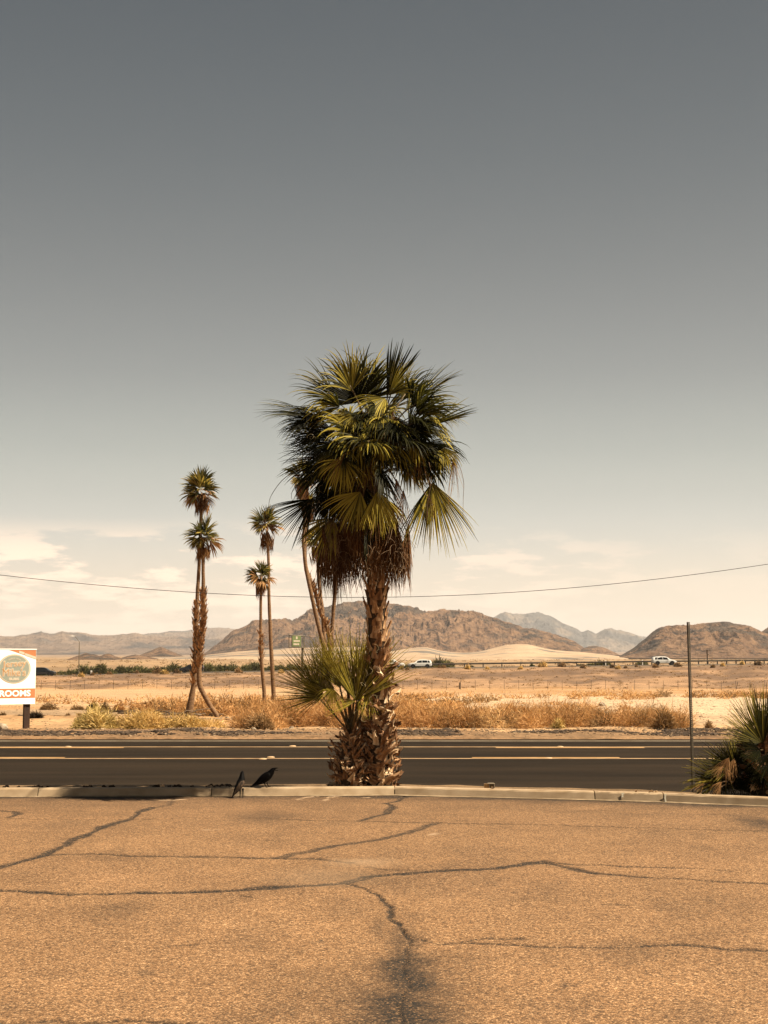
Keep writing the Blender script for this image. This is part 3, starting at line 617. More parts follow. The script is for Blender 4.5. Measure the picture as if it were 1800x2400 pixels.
def boot_mesh(seed, w=.085, h=.2, curl=.5, ragged=.3):
    "old leaf base: a curved, split, upward-flaring plate. Local: z up along the trunk, x outwards, y across"
    r = rs(seed); nx, nz_ = 5, 6; V = []
    tw = r.randn() * .25
    for layer in (0, 1):
        for k in range(nz_):
            s = k / (nz_ - 1); ww = w * (1 - .55 * s ** 1.2) * (1 + .08 * r.randn())
            for j in range(nx):
                u = j / (nx - 1) * 2 - 1; zt = h * s
                if k == nz_ - 1: zt += (ragged * h * (abs(u) - .6) * (1 if r.rand() > .3 else -.5)) + r.randn() * .012
                x = curl * h * .6 * s ** 2 + (1 - u * u) * w * .32 * (1 - .5 * s) + r.randn() * .003 - (.011 * (1 - .4 * s) if layer else 0)
                V.append((x + tw * u * s * .03, u * ww, zt))
    n = nx * nz_; Fq = []
    for k in range(nz_ - 1):
        for j in range(nx - 1):
            a = k * nx + j; Fq.append((a, a + 1, a + nx + 1, a + nx)); Fq.append((n + a, n + a + nx, n + a + nx + 1, n + a + 1))
    for k in range(nz_ - 1):
        a = k * nx; Fq.append((a, a + nx, n + a + nx, n + a)); b = k * nx + nx - 1; Fq.append((b, n + b, n + b + nx, b + nx))
    for j in range(nx - 1): a = (nz_ - 1) * nx + j; Fq.append((a, a + 1, n + a + 1, n + a))
    return np.array(V), Fq
BOOT = {}
def boots(kind):
    if kind not in BOOT:
        L_ = []
        for i in range(9):
            if kind == 'neat': v, f = boot_mesh(100 + i, .082, .27, .3, .25)
            elif kind == 'wild': v, f = boot_mesh(200 + i, .05 + .002 * (i % 4), .13 + .012 * i, .95, .8)
            else: v, f = boot_mesh(300 + i, .04, .22 + .01 * i, .35, .3)
            mt = (m_boot, m_boot_b, m_boot_c)[(0, 1, 0, 2, 0, 1, 0, 2, 1)[i]] if kind != 'neat' else (m_boot, m_boot_b)[i % 2]
            L_.append(MB().add(v, f)); me = mesh('leaf_base', np.concatenate(L_[-1].v), [np.array(L_[-1].f4)], [mt], smooth=False); L_[-1] = me
        BOOT[kind] = L_
    return BOOT[kind]
def place_boot(parent, me, p, theta, tilt, s=1.0, roll=0.0, name='leaf_base'):
    "p on the trunk surface; theta: outward heading; tilt: how far it leans outwards (rad); roll turns it sideways"
    M = Matrix.Translation(Vector(p) - parent.location) @ Matrix.Rotation(theta, 4, 'Z') @ Matrix.Rotation(tilt, 4, 'Y') @ Matrix.Rotation(roll, 4, 'X') @ Matrix.Scale(s, 4)
    o = bpy.data.objects.new(name, me); COL.objects.link(o); o.parent = parent; o.matrix_local = M
    return o
def path_at(pts, z):
    zs = [p[2] for p in pts]; return np.array([np.interp(z, zs, [p[0] for p in pts]), np.interp(z, zs, [p[1] for p in pts]), z])

# ---- the big palm
PY = 19.47; GZ = .055
P_ = lambda px, py, dy=0.0: np.array(at(px, py, PY + dy))
big = empty('palm_tree', (P_(888, 1850)[0], PY, GZ), 'big fan palm with shaggy brown skirt and peeling tan trunk behind the kerb', 'palm tree')
LEAN = -.78
axis = [P_(889, 1856), P_(890, 1800), P_(889, 1740, -.02), P_(888, 1680, -.05), P_(887, 1600, -.14), P_(885, 1540, -.24), P_(883, 1480, -.34), P_(882, 1400, -.47), P_(880, 1300, -.62), P_(878, 1180, LEAN), P_(876, 1075, LEAN), P_(875, 1040, LEAN)]
axis[0][2] = GZ - .1
rad = [.185, .168, .15, .142, .130, .118, .114, .116, .115, .11, .10, .05]
def trunk(parent, pts, rad, mat, n=16, sub=5, rough=.012, name='trunk', seed=0, squash=None):
    P = np.array(pts); R = np.array(rad, float); t = np.linspace(0, len(P) - 1, (len(P) - 1) * sub + 1)
    from_ = np.arange(len(P)); Q = np.stack([np.interp(t, from_, P[:, c]) for c in range(3)], 1); RR = np.interp(t, from_, R)
    if len(P) > 3:   # soften the corners of the path
        for _ in range(sub): Q[1:-1] = (Q[:-2] + 2 * Q[1:-1] + Q[2:]) / 4
    r = rs(seed); V = []; th = np.linspace(0, 2 * math.pi, n, endpoint=False)
    for i, (p, rr) in enumerate(zip(Q, RR)):
        w_ = 1 + r.randn(n) * rough / max(rr, .02) * .3 + r.randn() * rough * .5
        V += [(p[0] + rr * ww * math.cos(a), p[1] + rr * ww * math.sin(a), p[2]) for a, ww in zip(th, w_)]
    k = len(Q); V = np.array(V) - np.array(parent.location)
    Fq = [(i * n + j, i * n + (j + 1) % n, (i + 1) * n + (j + 1) % n, (i + 1) * n + j) for i in range(k - 1) for j in range(n)]
    return MB().add(V, Fq + [tuple((k - 1) * n + j for j in range(n))]).build(name, mat, parent, smooth=True)
trunk(big, axis, [r * .93 for r in rad], m_bark, rough=.02, seed=1)
def rad_at(axis, rad, z): return float(np.interp(z, [p[2] for p in axis], rad))
R0 = rs(77)
def skin(parent, axis, rad, zt0, zt1, n, kind_fn, tilt_fn, s_fn, seed, clip=None):
    r = rs(seed); g = 2.39996
    for k in range(n):
        f = (k + .5) / n; z = zt0 + (zt1 - zt0) * f; th = k * g + r.randn() * .22
        p = path_at(axis, z); rr = rad_at(axis, rad, z) * .93
        kind = kind_fn(f, r); ms = boots(kind); me = ms[r.randint(len(ms))]
        q = p + np.array([math.cos(th) * rr, math.sin(th) * rr, 0])
        if clip and clip(q): continue
        place_boot(parent, me, q, th, tilt_fn(f, r), s_fn(f, r), r.randn() * (.95 if kind == 'wild' else .22 if kind == 'slim' else .12))
z0 = GZ + .02; z_m = P_(888, 1570)[2]; z_u = P_(884, 1390)[2]
skin(big, axis, rad, z0, z0 + .85, 165, lambda f, r: 'wild', lambda f, r: max(.0, (.45 - .3 * f) + r.randn() * .26), lambda f, r: (.78 - .08 * f) * (1 + .15 * r.randn()), 11)
skin(big, axis, rad, z0 + .6, z_m + .1, 110, lambda f, r: 'wild' if r.rand() < .7 else 'slim', lambda f, r: .16 + r.randn() * .22, lambda f, r: .74 + .1 * r.randn(), 12)
skin(big, axis, rad, z_m, z_u + .75, 88, lambda f, r: 'neat', lambda f, r: .03 + abs(r.randn()) * .12, lambda f, r: .66 + .08 * r.randn(), 13)

def Z1(x, y, dy=0.0): return P_(600 + x / 3.072, 780 + y / 3.072, dy + LEAN)
top = Z1(868, 900); c0 = np.array([top[0], PY, 0])
big_fronds = [  # hub, tip, depth of hub, depth of tip, face, spread, droop, options; tint paints sunlit fans bright, shaded ones dark
    ((725,505),(655,120), -.05,-.12, (0,-1,.1), 175, .35, dict(tint=.12, fold=.12, nseg=42, fuse=.5)),
    ((940,460),(1075,95), .0,-.05, (-.5,-.8,.2), 46, .08, dict(tint=.12, fold=.1, fuse=.7, nseg=22, pleat=.5)),
    ((955,450),(1130,235), -.1,-.3, (-.2,-1,.6), 85, .6, dict(tint=.5, nseg=26)),
    ((840,480),(900,150), .1,.2, (.1,-1,.2), 120, .75, dict(tint=.35, nseg=34)),
    ((570,480),(260,330), -.05,-.3, (.3,-.8,.6), 120, .7, dict(tint=.42, nseg=36)),
    ((690,420),(580,105), -.2,-.35, (.2,-1,.4), 115, 1.0, dict(tint=.6, nseg=34)),
    ((790,400),(790,100), .2,.35, (0,-1,.2), 120, .8, dict(tint=.4, nseg=32)),
    ((1060,480),(1170,190), .25,.3, (0,-1,.3), 110, 1.1, dict(tint=.4, nseg=34)),
    ((1120,520),(1450,255), -.05,-.15, (-.25,-.45,.9), 85, .22, dict(tint=.3, fold=.35, nseg=30, pleat=.4)),
    ((1080,560),(1390,330), .15,.25, (-.3,-.5,.8), 100, .8, dict(tint=.4, nseg=30)),
    ((1215,685),(1560,545), -.1,-.2, (-.15,-.5,.85), 62, .12, dict(tint=.38, fold=.3, nseg=28, pleat=.45, fuse=.6)),
    ((1190,650),(1500,560), .1,.1, (-.1,-.35,.9), 90, .9, dict(tint=.45, nseg=28)),
    ((460,610),(40,530), -.1,-.2, (.1,-.45,.9), 62, .28, dict(tint=.25, fold=.25, nseg=30, pleat=.4)),
    ((520,620),(150,650), .1,.05, (.1,-.5,.8), 90, .85, dict(tint=.35, nseg=30)),
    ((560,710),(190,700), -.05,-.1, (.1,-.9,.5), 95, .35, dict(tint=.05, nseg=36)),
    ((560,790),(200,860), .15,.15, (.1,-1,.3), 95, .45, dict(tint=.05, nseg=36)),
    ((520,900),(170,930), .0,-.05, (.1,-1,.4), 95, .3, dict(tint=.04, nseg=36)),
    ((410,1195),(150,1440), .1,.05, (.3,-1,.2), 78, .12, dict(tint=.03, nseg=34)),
    ((630,915),(560,1150), -.62,-.75, (.1,-.8,.9), 150, .75, dict(tint=.8, nseg=30)),
    ((690,600),(560,690), -.5,-.7, (.2,-.6,.9), 150, 1.2, dict(tint=.62, nseg=30)),
    ((880,760),(850,980), -.55,-.75, (0,-.7,.9), 130, 1.0, dict(tint=.62, nseg=28)),
    ((1010,800),(960,1010), -.5,-.65, (0,-.7,.9), 120, 1.0, dict(tint=.55, nseg=28)),
    ((750,1145),(600,1390), -.55,-.68, (.1,-1,.5), 105, .35, dict(tint=.72, nseg=32)),
    ((870,1145),(915,1420), -.6,-.7, (-.1,-1,.5), 84, .3, dict(tint=.68, nseg=28)),
    ((1270,1075),(1370,1560), -.15,-.25, (.35,-1,.1), 84, .15, dict(tint=.62, nseg=40, fuse=.4, fold=.1)),
    ((1255,1090),(1240,1500), .0,.05, (.1,-1,.1), 70, .15, dict(tint=.38, nseg=26)),
    ((1345,835),(1400,1010), -.2,-.3, (.2,-.6,.8), 150, 1.3, dict(tint=.62, nseg=30)),
    ((1290,850),(1290,1080), .0,-.05, (.2,-1,.4), 110, 1.0, dict(tint=.3, nseg=28)),
    ((1150,780),(1220,940), -.4,-.5, (.2,-.6,.8), 150, 1.2, dict(tint=.6, nseg=28)),
    ((930,470),(700,600), -.3,-.55, (.1,-.6,.9), 120, 1.1, dict(tint=.62, nseg=28)),
    ((1000,600),(1010,860), .15,.2, (0,-1,.3), 130, 1.2, dict(tint=.35, nseg=34)),
    ((1130,600),(1220,830), .1,.1, (.1,-1,.3), 120, 1.2, dict(tint=.35, nseg=34)),
    ((880,600),(860,850), .2,.2, (0,-1,.3), 150, 1.1, dict(tint=.2, nseg=36)),
    ((660,640),(560,850), .3,.3, (.2,-1,.3), 130, 1.0, dict(tint=.15, nseg=34)),
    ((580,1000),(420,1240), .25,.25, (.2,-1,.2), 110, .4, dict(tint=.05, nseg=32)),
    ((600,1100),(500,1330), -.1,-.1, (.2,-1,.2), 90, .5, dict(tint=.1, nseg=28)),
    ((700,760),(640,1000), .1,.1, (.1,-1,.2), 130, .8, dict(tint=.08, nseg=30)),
    ((760,560),(720,830), -.1,-.2, (.1,-1,.3), 130, 1.0, dict(tint=.2, nseg=30)),
    ((900,1000),(840,1200), .35,.4, (0,-1,.1), 110, .6, dict(tint=.2, nseg=28)),
    ((780,480),(640,300), .45,.8, (.1,.6,.8), 130, .6, dict(tint=.4, nseg=28)), ((960,560),(1180,430), .5,.85, (.1,.6,.8), 130, .7, dict(tint=.4, nseg=28)),
    ((870,700),(900,940), .75,1.2, (.1,1,.6), 130, .8, dict(tint=.4, nseg=28)), ((650,820),(480,980), .6,.85, (-.1,1,.6), 120, .7, dict(tint=.4, nseg=28)),
    ((1080,860),(1180,1080), .6,.8, (.1,1,.6), 120, .7, dict(tint=.4, nseg=28)), ((850,1180),(860,1420), .6,.75, (.1,1,.3), 110, .5, dict(tint=.45, nseg=26)),
]
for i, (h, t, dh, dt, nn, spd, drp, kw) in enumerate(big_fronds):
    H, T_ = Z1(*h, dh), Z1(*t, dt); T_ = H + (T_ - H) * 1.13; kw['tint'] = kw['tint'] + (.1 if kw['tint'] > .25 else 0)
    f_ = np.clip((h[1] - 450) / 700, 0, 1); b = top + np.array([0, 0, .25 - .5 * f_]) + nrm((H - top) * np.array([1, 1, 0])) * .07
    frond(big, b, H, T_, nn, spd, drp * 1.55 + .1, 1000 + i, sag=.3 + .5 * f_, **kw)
rq = rs(506)
for k in range(20):
    th = k * 2.39996; el = math.radians(rq.uniform(2, 50)); d = np.array([math.cos(th) * math.cos(el), math.sin(th) * math.cos(el) * .85, math.sin(el)])
    H = top + np.array([0, 0, .05]) + d * rq.uniform(.55, .88); dt_ = nrm(d + DOWN * rq.uniform(.1, .9)); T_ = H + dt_ * rq.uniform(.5, .75)
    frond(big, top + np.array([0, 0, .15]), H, T_, nrm(np.array([0, 0, 1.0]) - dt_ * dt_[2] + rq.randn(3) * .4), rq.uniform(95, 140), rq.uniform(1.0, 2.2), 1400 + k, tint=rq.choice([.05, .2, .35, .5]), nseg=28, K=8, sag=.35, fuse=.5)
rq = rs(505)
for k in range(118):
    th = k * 2.39996; el = math.radians(rq.uniform(-70, 58) if k < 96 else rq.uniform(-85, -30)); d = np.array([math.cos(th) * math.cos(el), math.sin(th) * math.cos(el) * .9, math.sin(el)])
    if el < -.3 and math.cos(th) > .1: continue
    c_ = top + np.array([0, 0, .12]); H = c_ + d * rq.uniform(.32, .8) * np.array([1, 1, 1.0]) + (np.array([-.06, 0, -.3]) if k >= 96 else 0); dt_ = nrm(d + DOWN * rq.uniform(.3, 1.3)); T_ = H + dt_ * rq.uniform(.42, .62)
    frond(big, top + np.array([0, 0, .1 - .3 * (el < 0)]), H, T_, nrm(np.array([0, 0, 1.0]) - dt_ * dt_[2] + rq.randn(3) * .5), rq.uniform(100, 150), rq.uniform(.9, 2.0), 1200 + k, tint=rq.choice([.04, .04, .2, .4, .75]), nseg=26, K=8, sag=.4, fuse=.5)
# dead fronds: the shaggy skirt, a thick ring hanging round the trunk, longer on the left
rr = rs(42)
for k in range(78):
    th = 2 * math.pi * (k * .618034 % 1); ring = .16 + .2 * rr.rand()
    cx = 858 + math.cos(th) * (62 + 42 * rr.rand()) * (1.0 if math.cos(th) > 0 else 1.1); dy = math.sin(th) * (.25 + .2 * rr.rand())
    hy = 1205 + rr.rand() * 66 + (8 if cx < 830 else 0); L_ = (.62 + .26 * rr.rand()) * (1.0 if cx < 830 or cx > 925 else .9)
    if 905 < cx: L_ *= .98
    H = P_(cx, hy, dy - .6); T_ = H + np.array([rr.randn() * .03 + .03 * math.cos(th), rr.randn() * .03, -L_])
    b = path_at(axis, P_(880, 1150 + 90 * rr.rand())[2]) + np.array([math.cos(th) * .09, math.sin(th) * .09, 0])
    frond(big, b, H, T_, (math.cos(th), math.sin(th), .1), 52 + 22 * rr.rand(), .9, 2000 + k, dead=True, nseg=20, K=7, fuse=.25, fold=-.35, tint=.08 + .45 * rr.rand() ** 1.3, tvar=.16, ragged=.35, split=.3, curl=.35, sag=.9, pleat=.8, sw=.011)
# tan withered fans still caught in the crown
for k, (h, t, dh, tn) in enumerate([((1180,830),(1190,1120),-.4,.6), ((1420,900),(1470,1250),-.1,.75), ((640,870),(470,1060),-.7,.7), ((1010,1050),(1060,1400),-.4,.7), ((560,1220),(540,1520),.1,.3), ((470,1180),(450,1460),.2,.2),
                                      ((820,900),(800,1250),-.5,.25), ((930,880),(960,1150),-.3,.35), ((1240,1160),(1290,1480),-.3,.25), ((740,1300),(730,1600),-.45,.5), ((1060,1130),(1075,1450),-.2,.55), ((660,1180),(640,1480),-.2,.25), ((980,560),(1000,760),-.4,.35), ((700,980),(690,1250),-.3,.2), ((850,1250),(845,1560),-.5,.55)]):
    frond(big, top + np.array([0, 0, -.1]), Z1(*h, dh), Z1(*t, dh - .05), (0, -1, .3), 40, .8, 2100 + k, dead=True, nseg=14, K=7, fuse=.15, fold=-.3, tint=tn, ragged=.4, split=.4, curl=.6, sag=.7, pleat=.8)
# bare flower stalks
def stem(parent, pts, r, mat, name='flower_stalk'):
    P = [np.array(p) - np.array(parent.location) for p in pts]
    t = np.linspace(0, len(P) - 1, 22); i = np.arange(len(P)); P = np.array(P); Q = np.stack([np.interp(t, i, P[:, c]) for c in range(3)], 1)
    for _ in range(5): Q[1:-1] = (Q[:-2] + 2 * Q[1:-1] + Q[2:]) / 4
    return MB().tube(Q, np.linspace(r, r * .4, len(Q)), 4).build(name, mat, parent, smooth=True)
stem(big, [Z1(420,985,-.1), Z1(290,990,-.1), Z1(190,1050,-.1), Z1(120,1150,-.1), Z1(95,1200,-.1), Z1(88,1275,-.1)], .0055, m_bark)
stem(big, [Z1(420,1040,.1), Z1(310,1075,.1), Z1(262,1130,.1), Z1(250,1190,.1), Z1(285,1240,.1)], .0045, m_bark)
stem(big, [Z1(1180,850,-.3), Z1(1240,900,-.35), Z1(1262,1010,-.4), Z1(1262,1100,-.4), Z1(1230,1230,-.4), Z1(1235,1330,-.4)], .006, m_stalk_dead)
stem(big, [Z1(1420,880,-.2), Z1(1470,960,-.2), Z1(1500,1080,-.2), Z1(1492,1180,-.2), Z1(1490,1340,-.2)], .0045, m_stalk_dead)
stem(big, [Z1(900,1020,-.5), Z1(1000,970,-.5), Z1(1130,960,-.45), Z1(1230,1030,-.3)], .008, m_stalk)
# loose sheet of fibre at the skirt's top: a ragged clump
def threads(parent, n, box, L0, seed, mat, r=.0012, curl=1.0, name='leaf_threads', grav=.5):
    "curled pale fibres"
    rnd = rs(seed); V = []; Fq = []; c = 0
    for _ in range(n):
        p = np.array([rnd.uniform(*b) for b in box]); d = nrm(rnd.randn(3)); ax = nrm(rnd.randn(3)); K = 9; L_ = L0 * (.5 + rnd.rand())
        for k in range(K):
            s = np.cross(d, ax); s = nrm(s) * r
            V += [p - s, p + s]; p = p + d * L_ / K; d = nrm(d + np.cross(ax, d) * curl * .5 + DOWN * grav * .25 + rnd.randn(3) * .12)
        Fq += [(c + 2 * k, c + 2 * k + 1, c + 2 * k + 3, c + 2 * k + 2) for k in range(K - 1)]; c += 2 * K
    o = MB().add(np.array(V) - np.array(parent.location), Fq).build(name, mat, parent, kind='stuff')
    return o
bx = lambda a, b, dy0, dy1: ((min(a[0], b[0]), max(a[0], b[0])), (PY + LEAN + dy0, PY + LEAN + dy1), (min(a[2], b[2]), max(a[2], b[2])))
threads(big, 260, bx(Z1(380, 560), Z1(1450, 1300), -.6, .4), .16, 5, m_thread, r=.0016)
threads(big, 900, bx(Z1(500, 1280), Z1(1090, 1750), -.42, .4), .22, 6, m_stalk_dead, r=.0022, grav=1.6, curl=.4, name='skirt_fibres')

# ---- the small palm in front of it
SY = 19.42
def Z4(x, y, dy=0.0): return np.array(at(620 + x / 4.366, 1440 + y / 4.366, SY + dy))
small = empty('palm_tree', (Z4(880, 1750)[0], SY, GZ), 'young fan palm with upright spiky green fans leaning on the big palm trunk', 'palm tree')
sax = [Z4(870, 1790), Z4(868, 1650), Z4(868, 1520), Z4(872, 1380), Z4(878, 1280), Z4(884, 1180)]; sax[0][2] = GZ - .1
srad = [.17, .165, .145, .12, .085, .05]
trunk(small, sax, [r * .9 for r in srad], m_bark, rough=.02, seed=2)
skin(small, sax, srad, GZ, sax[-1][2] - .02, 210, lambda f, r: 'wild' if r.rand() < .9 - .4 * f else 'slim', lambda f, r: max(.0, .42 - .25 * f + r.randn() * .24), lambda f, r: (.7 - .24 * f) * (1 + .12 * r.randn()), 21)
sf = [((700,800),(330,440), -.02,-.05, (.3,-1,.3), 80, .04, dict(tint=.5, nseg=34, fuse=.25)), ((780,760),(540,290), .02,.0, (.2,-1,.3), 70, .04, dict(tint=.5, nseg=30, fuse=.25)), ((870,830),(730,300), -.1,-.12, (.2,-1,.3), 60, .04, dict(tint=.45, nseg=28, fuse=.25)), ((960,830),(1110,300), -.1,-.1, (.2,-1,.3), 60, .04, dict(tint=.45, nseg=26, fuse=.25)), ((580,840),(230,640), -.12,-.2, (.3,-1,.5), 120, .04, dict(tint=.55, nseg=44, fuse=.25, ragged=.3)), ((592,832),(165,500), -.1,-.2, (.2,-1,.35), 138, .05, dict(tint=.42, nseg=50, fuse=.27, fold=.2, ragged=.2)),
      ((596,838),(260,950), -.1,-.1, (.2,-1,.3), 62, .55, dict(tint=.2, nseg=12, fuse=.2)),
      ((560,830),(470,300), .1,.15, (0,-1,.3), 110, .05, dict(tint=.5, nseg=40, fuse=.27)),
      ((935,885),(885,110), -.25,-.3, (0,-1,.2), 92, .03, dict(tint=.38, nseg=40, fuse=.25, ragged=.3)),
      ((935,885),(1340,340), -.25,-.25, (-.1,-1,.2), 62, .05, dict(tint=.5, nseg=26, fuse=.27, ragged=.2)),
      ((930,890),(600,940), -.28,-.35, (0,-1,.3), 60, .15, dict(tint=.5, nseg=14, fuse=.25)),
      ((940,890),(1090,1050), -.28,-.3, (0,-1,.3), 90, .4, dict(tint=.45, nseg=12, fuse=.2)),
      ((760,690),(670,190), .05,.1, (0,-1,.2), 70, .05, dict(tint=.55, nseg=32, fuse=.28)),
      ((1010,700),(1260,190), .0,.05, (-.1,-1,.2), 55, .05, dict(tint=.5, nseg=28, fuse=.3)),
      ((1020,640),(1060,230), .15,.1, (0,-1,.2), 60, .05, dict(tint=.6, nseg=26, fuse=.3)),
      ((1070,800),(1120,1050), -.15,-.25, (.1,-.8,.7), 140, .9, dict(tint=.75, nseg=22, fuse=.3)),
      ((700,760),(620,980), -.3,-.4, (0,-.7,.8), 130, 1.2, dict(tint=.7, nseg=18, fuse=.3)),
      ((640,620),(450,300), .15,.3, (.3,.8,.4), 110, .1, dict(tint=.45, nseg=28, fuse=.3)), ((720,760),(330,620), .05,.1, (.2,-1,.3), 70, .05, dict(tint=.35, nseg=30, fuse=.25)), ((850,780),(780,260), .05,.05, (0,-1,.2), 60, .04, dict(tint=.6, nseg=26, fuse=.25)), ((900,760),(500,280), .1,.1, (0,-1,.2), 60, .04, dict(tint=.5, nseg=26, fuse=.25)), ((900,800),(1150,300), .05,.05, (0,-1,.2), 60, .04, dict(tint=.4, nseg=24, fuse=.25)), ((980,640),(1100,300), .3,.5, (-.3,.9,.4), 110, .1, dict(tint=.45, nseg=28))]
for i, (h, t, dh, dt, nn, spd, drp, kw) in enumerate(sf):
    kw['tint'] = kw['tint'] + .28; Hh_ = Z4(*h, dh); Tt_ = Hh_ + (Z4(*t, dt) - Hh_) * (1.22 if 4 <= i < 7 else 1.13)
    nn = (nn[0] + (.55 if i > 6 else .25), nn[1], nn[2] + (.35 if i > 6 else .2))
    frond(small, Z4(884 + (h[0] - 800) * .06, 1210), Hh_, Tt_, nn, spd, drp * .6, 3000 + i, sag=-.1, sw=.016, stalk=(i not in (0, 1, 2, 3, 5, 8, 9, 10)), **kw)
b4 = lambda a, b: ((min(a[0], b[0]), max(a[0], b[0])), (SY - .45, SY + .1), (min(a[2], b[2]), max(a[2], b[2])))
threads(small, 190, b4(Z4(560, 520), Z4(860, 900)), .14, 7, m_thread, r=.0017, curl=1.6)
threads(small, 90, b4(Z4(860, 420), Z4(1180, 1060)), .16, 8, m_thread, r=.0016, curl=1.3)
threads(small, 60, b4(Z4(500, 250), Z4(1150, 600)), .16, 9, m_thread, r=.0015, curl=1.0)

# ---- fallen leaf bases round the foot
rnd = rs(91)
for k in range(14):
    px = rnd.uniform(772, 925); p = at(px, 1850, PY - rnd.uniform(.1, .27)); 
    o = bpy.data.objects.new('fallen_leaf_base', boots('wild')[rnd.randint(9)]); COL.objects.link(o)
    o.location = (p.x, p.y, .075 + .03 * rnd.rand()); o.rotation_euler = (rnd.uniform(-.5, .5), rnd.uniform(1.0, 1.8), rnd.uniform(0, 6.28)); o.scale = (.8,) * 3
    tag(o, 'curled tan leaf base fallen against the foot of the palms', 'dry leaf', 'leaf bases fallen round the palms')

# ---- the dark clump at the right edge; low tints paint its shade
RY = 18.35
def Z6(x, y, dy=0.0): return np.array(at(1500 + x / 4.607, 1420 + y / 4.607, RY + dy))
rp_ = empty('palm_tree', (Z6(1420, 2000)[0], RY, GZ), 'low dark fan palm with spiky crown at the right end of the kerb', 'palm tree')
rax = [Z6(1400, 2070), Z6(1400, 1900), Z6(1400, 1750), Z6(1395, 1600), Z6(1390, 1500)]; rax[0][2] = GZ - .1; rrad = [.26, .25, .22, .17, .1]
trunk(rp_, rax, [r * .9 for r in rrad], m_bark, rough=.02, seed=3)
skin(rp_, rax, rrad, GZ, rax[-1][2], 120, lambda f, r: 'wild', lambda f, r: .6 - .3 * f + r.randn() * .25, lambda f, r: 1.0 * (1 + .12 * r.randn()), 31)
rf = [((1330,1490),(1010,1090), -.2,-.3, (.2,-1,.2), 88, .03, dict(tint=.42, nseg=34, fuse=.26)), ((1330,1480),(1250,880), -.15,-.2, (.1,-1,.2), 72, .02, dict(tint=.4, nseg=30, fuse=.26)),
      ((1340,1480),(1500,900), -.1,-.1, (0,-1,.2), 80, .03, dict(tint=.35, nseg=26)), ((1320,1500),(960,1350), -.15,-.2, (.2,-1,.3), 60, .1, dict(tint=.2, nseg=20)),
      ((1220,1570),(1010,1430), .1,.1, (.2,-1,.3), 150, .15, dict(tint=.05, nseg=30)), ((1180,1620),(1100,1820), -.1,-.1, (.1,-1,.3), 120, .5, dict(tint=.05, nseg=24)),
      ((1450,1500),(1750,1150), .0,.0, (-.1,-1,.3), 110, .05, dict(tint=.3, nseg=30)), ((1450,1560),(1800,1500), .0,.0, (-.1,-1,.4), 110, .2, dict(tint=.3, nseg=30)),
      ((1430,1420),(1600,1000), .4,.7, (-.1,1,.4), 110, .1, dict(tint=.4, nseg=30)), ((1300,1560),(1080,1600), -.3,-.4, (.1,-.8,.5), 120, .3, dict(tint=.12, nseg=26)),
      ((1380,1600),(1300,1900), -.35,-.45, (.1,-1,.2), 100, .4, dict(tint=.03, nseg=26)), ((1480,1620),(1560,1900), -.3,-.4, (.1,-1,.2), 110, .4, dict(tint=.03, nseg=26))]
rf += [((x_, y_), (x_ + dx_, y_ + dy_), d_, d_ - .1, (.1, -1, .3), 120, .5, dict(tint=.03, nseg=24)) for x_, y_, dx_, dy_, d_ in ((1260,1700,-140,120,-.2), (1300,1800,-160,110,-.25), (1240,1620,-160,-20,.1), (1330,1850,-60,160,-.35), (1200,1860,-120,120,-.15), (1180,1740,-150,60,.0), (1400,1700,0,230,-.4), (1460,1850,40,160,-.4), (1240,1930,-60,110,-.2), (1120,1700,-120,-60,.2))]
rf += [((1310,1500),(1080,1000),.05,.1,(.1,-1,.2),70,.03,dict(tint=.6,nseg=28,fuse=.25)), ((1300,1490),(1380,930),.1,.1,(0,-1,.2),70,.03,dict(tint=.5,nseg=28,fuse=.25)), ((1290,1520),(940,1220),.0,-.1,(.2,-1,.2),60,.06,dict(tint=.55,nseg=26,fuse=.25))]
for i, (h, t, dh, dt, nn, spd, drp, kw) in enumerate(rf):
    frond(rp_, Z6(1390, 1560), Z6(*h, dh), Z6(*h, dh) + (Z6(*t, dt) - Z6(*h, dh)) * 1.12, nn, spd, drp, 3500 + i, sag=.1, sw=.015, **kw)
rc = empty('palm_shrub', (Z6(900, 2000)[0], RY - .05, GZ), 'squat half-dead palm clump with drooping yellowed blades beside the bare post', 'palm shrub')
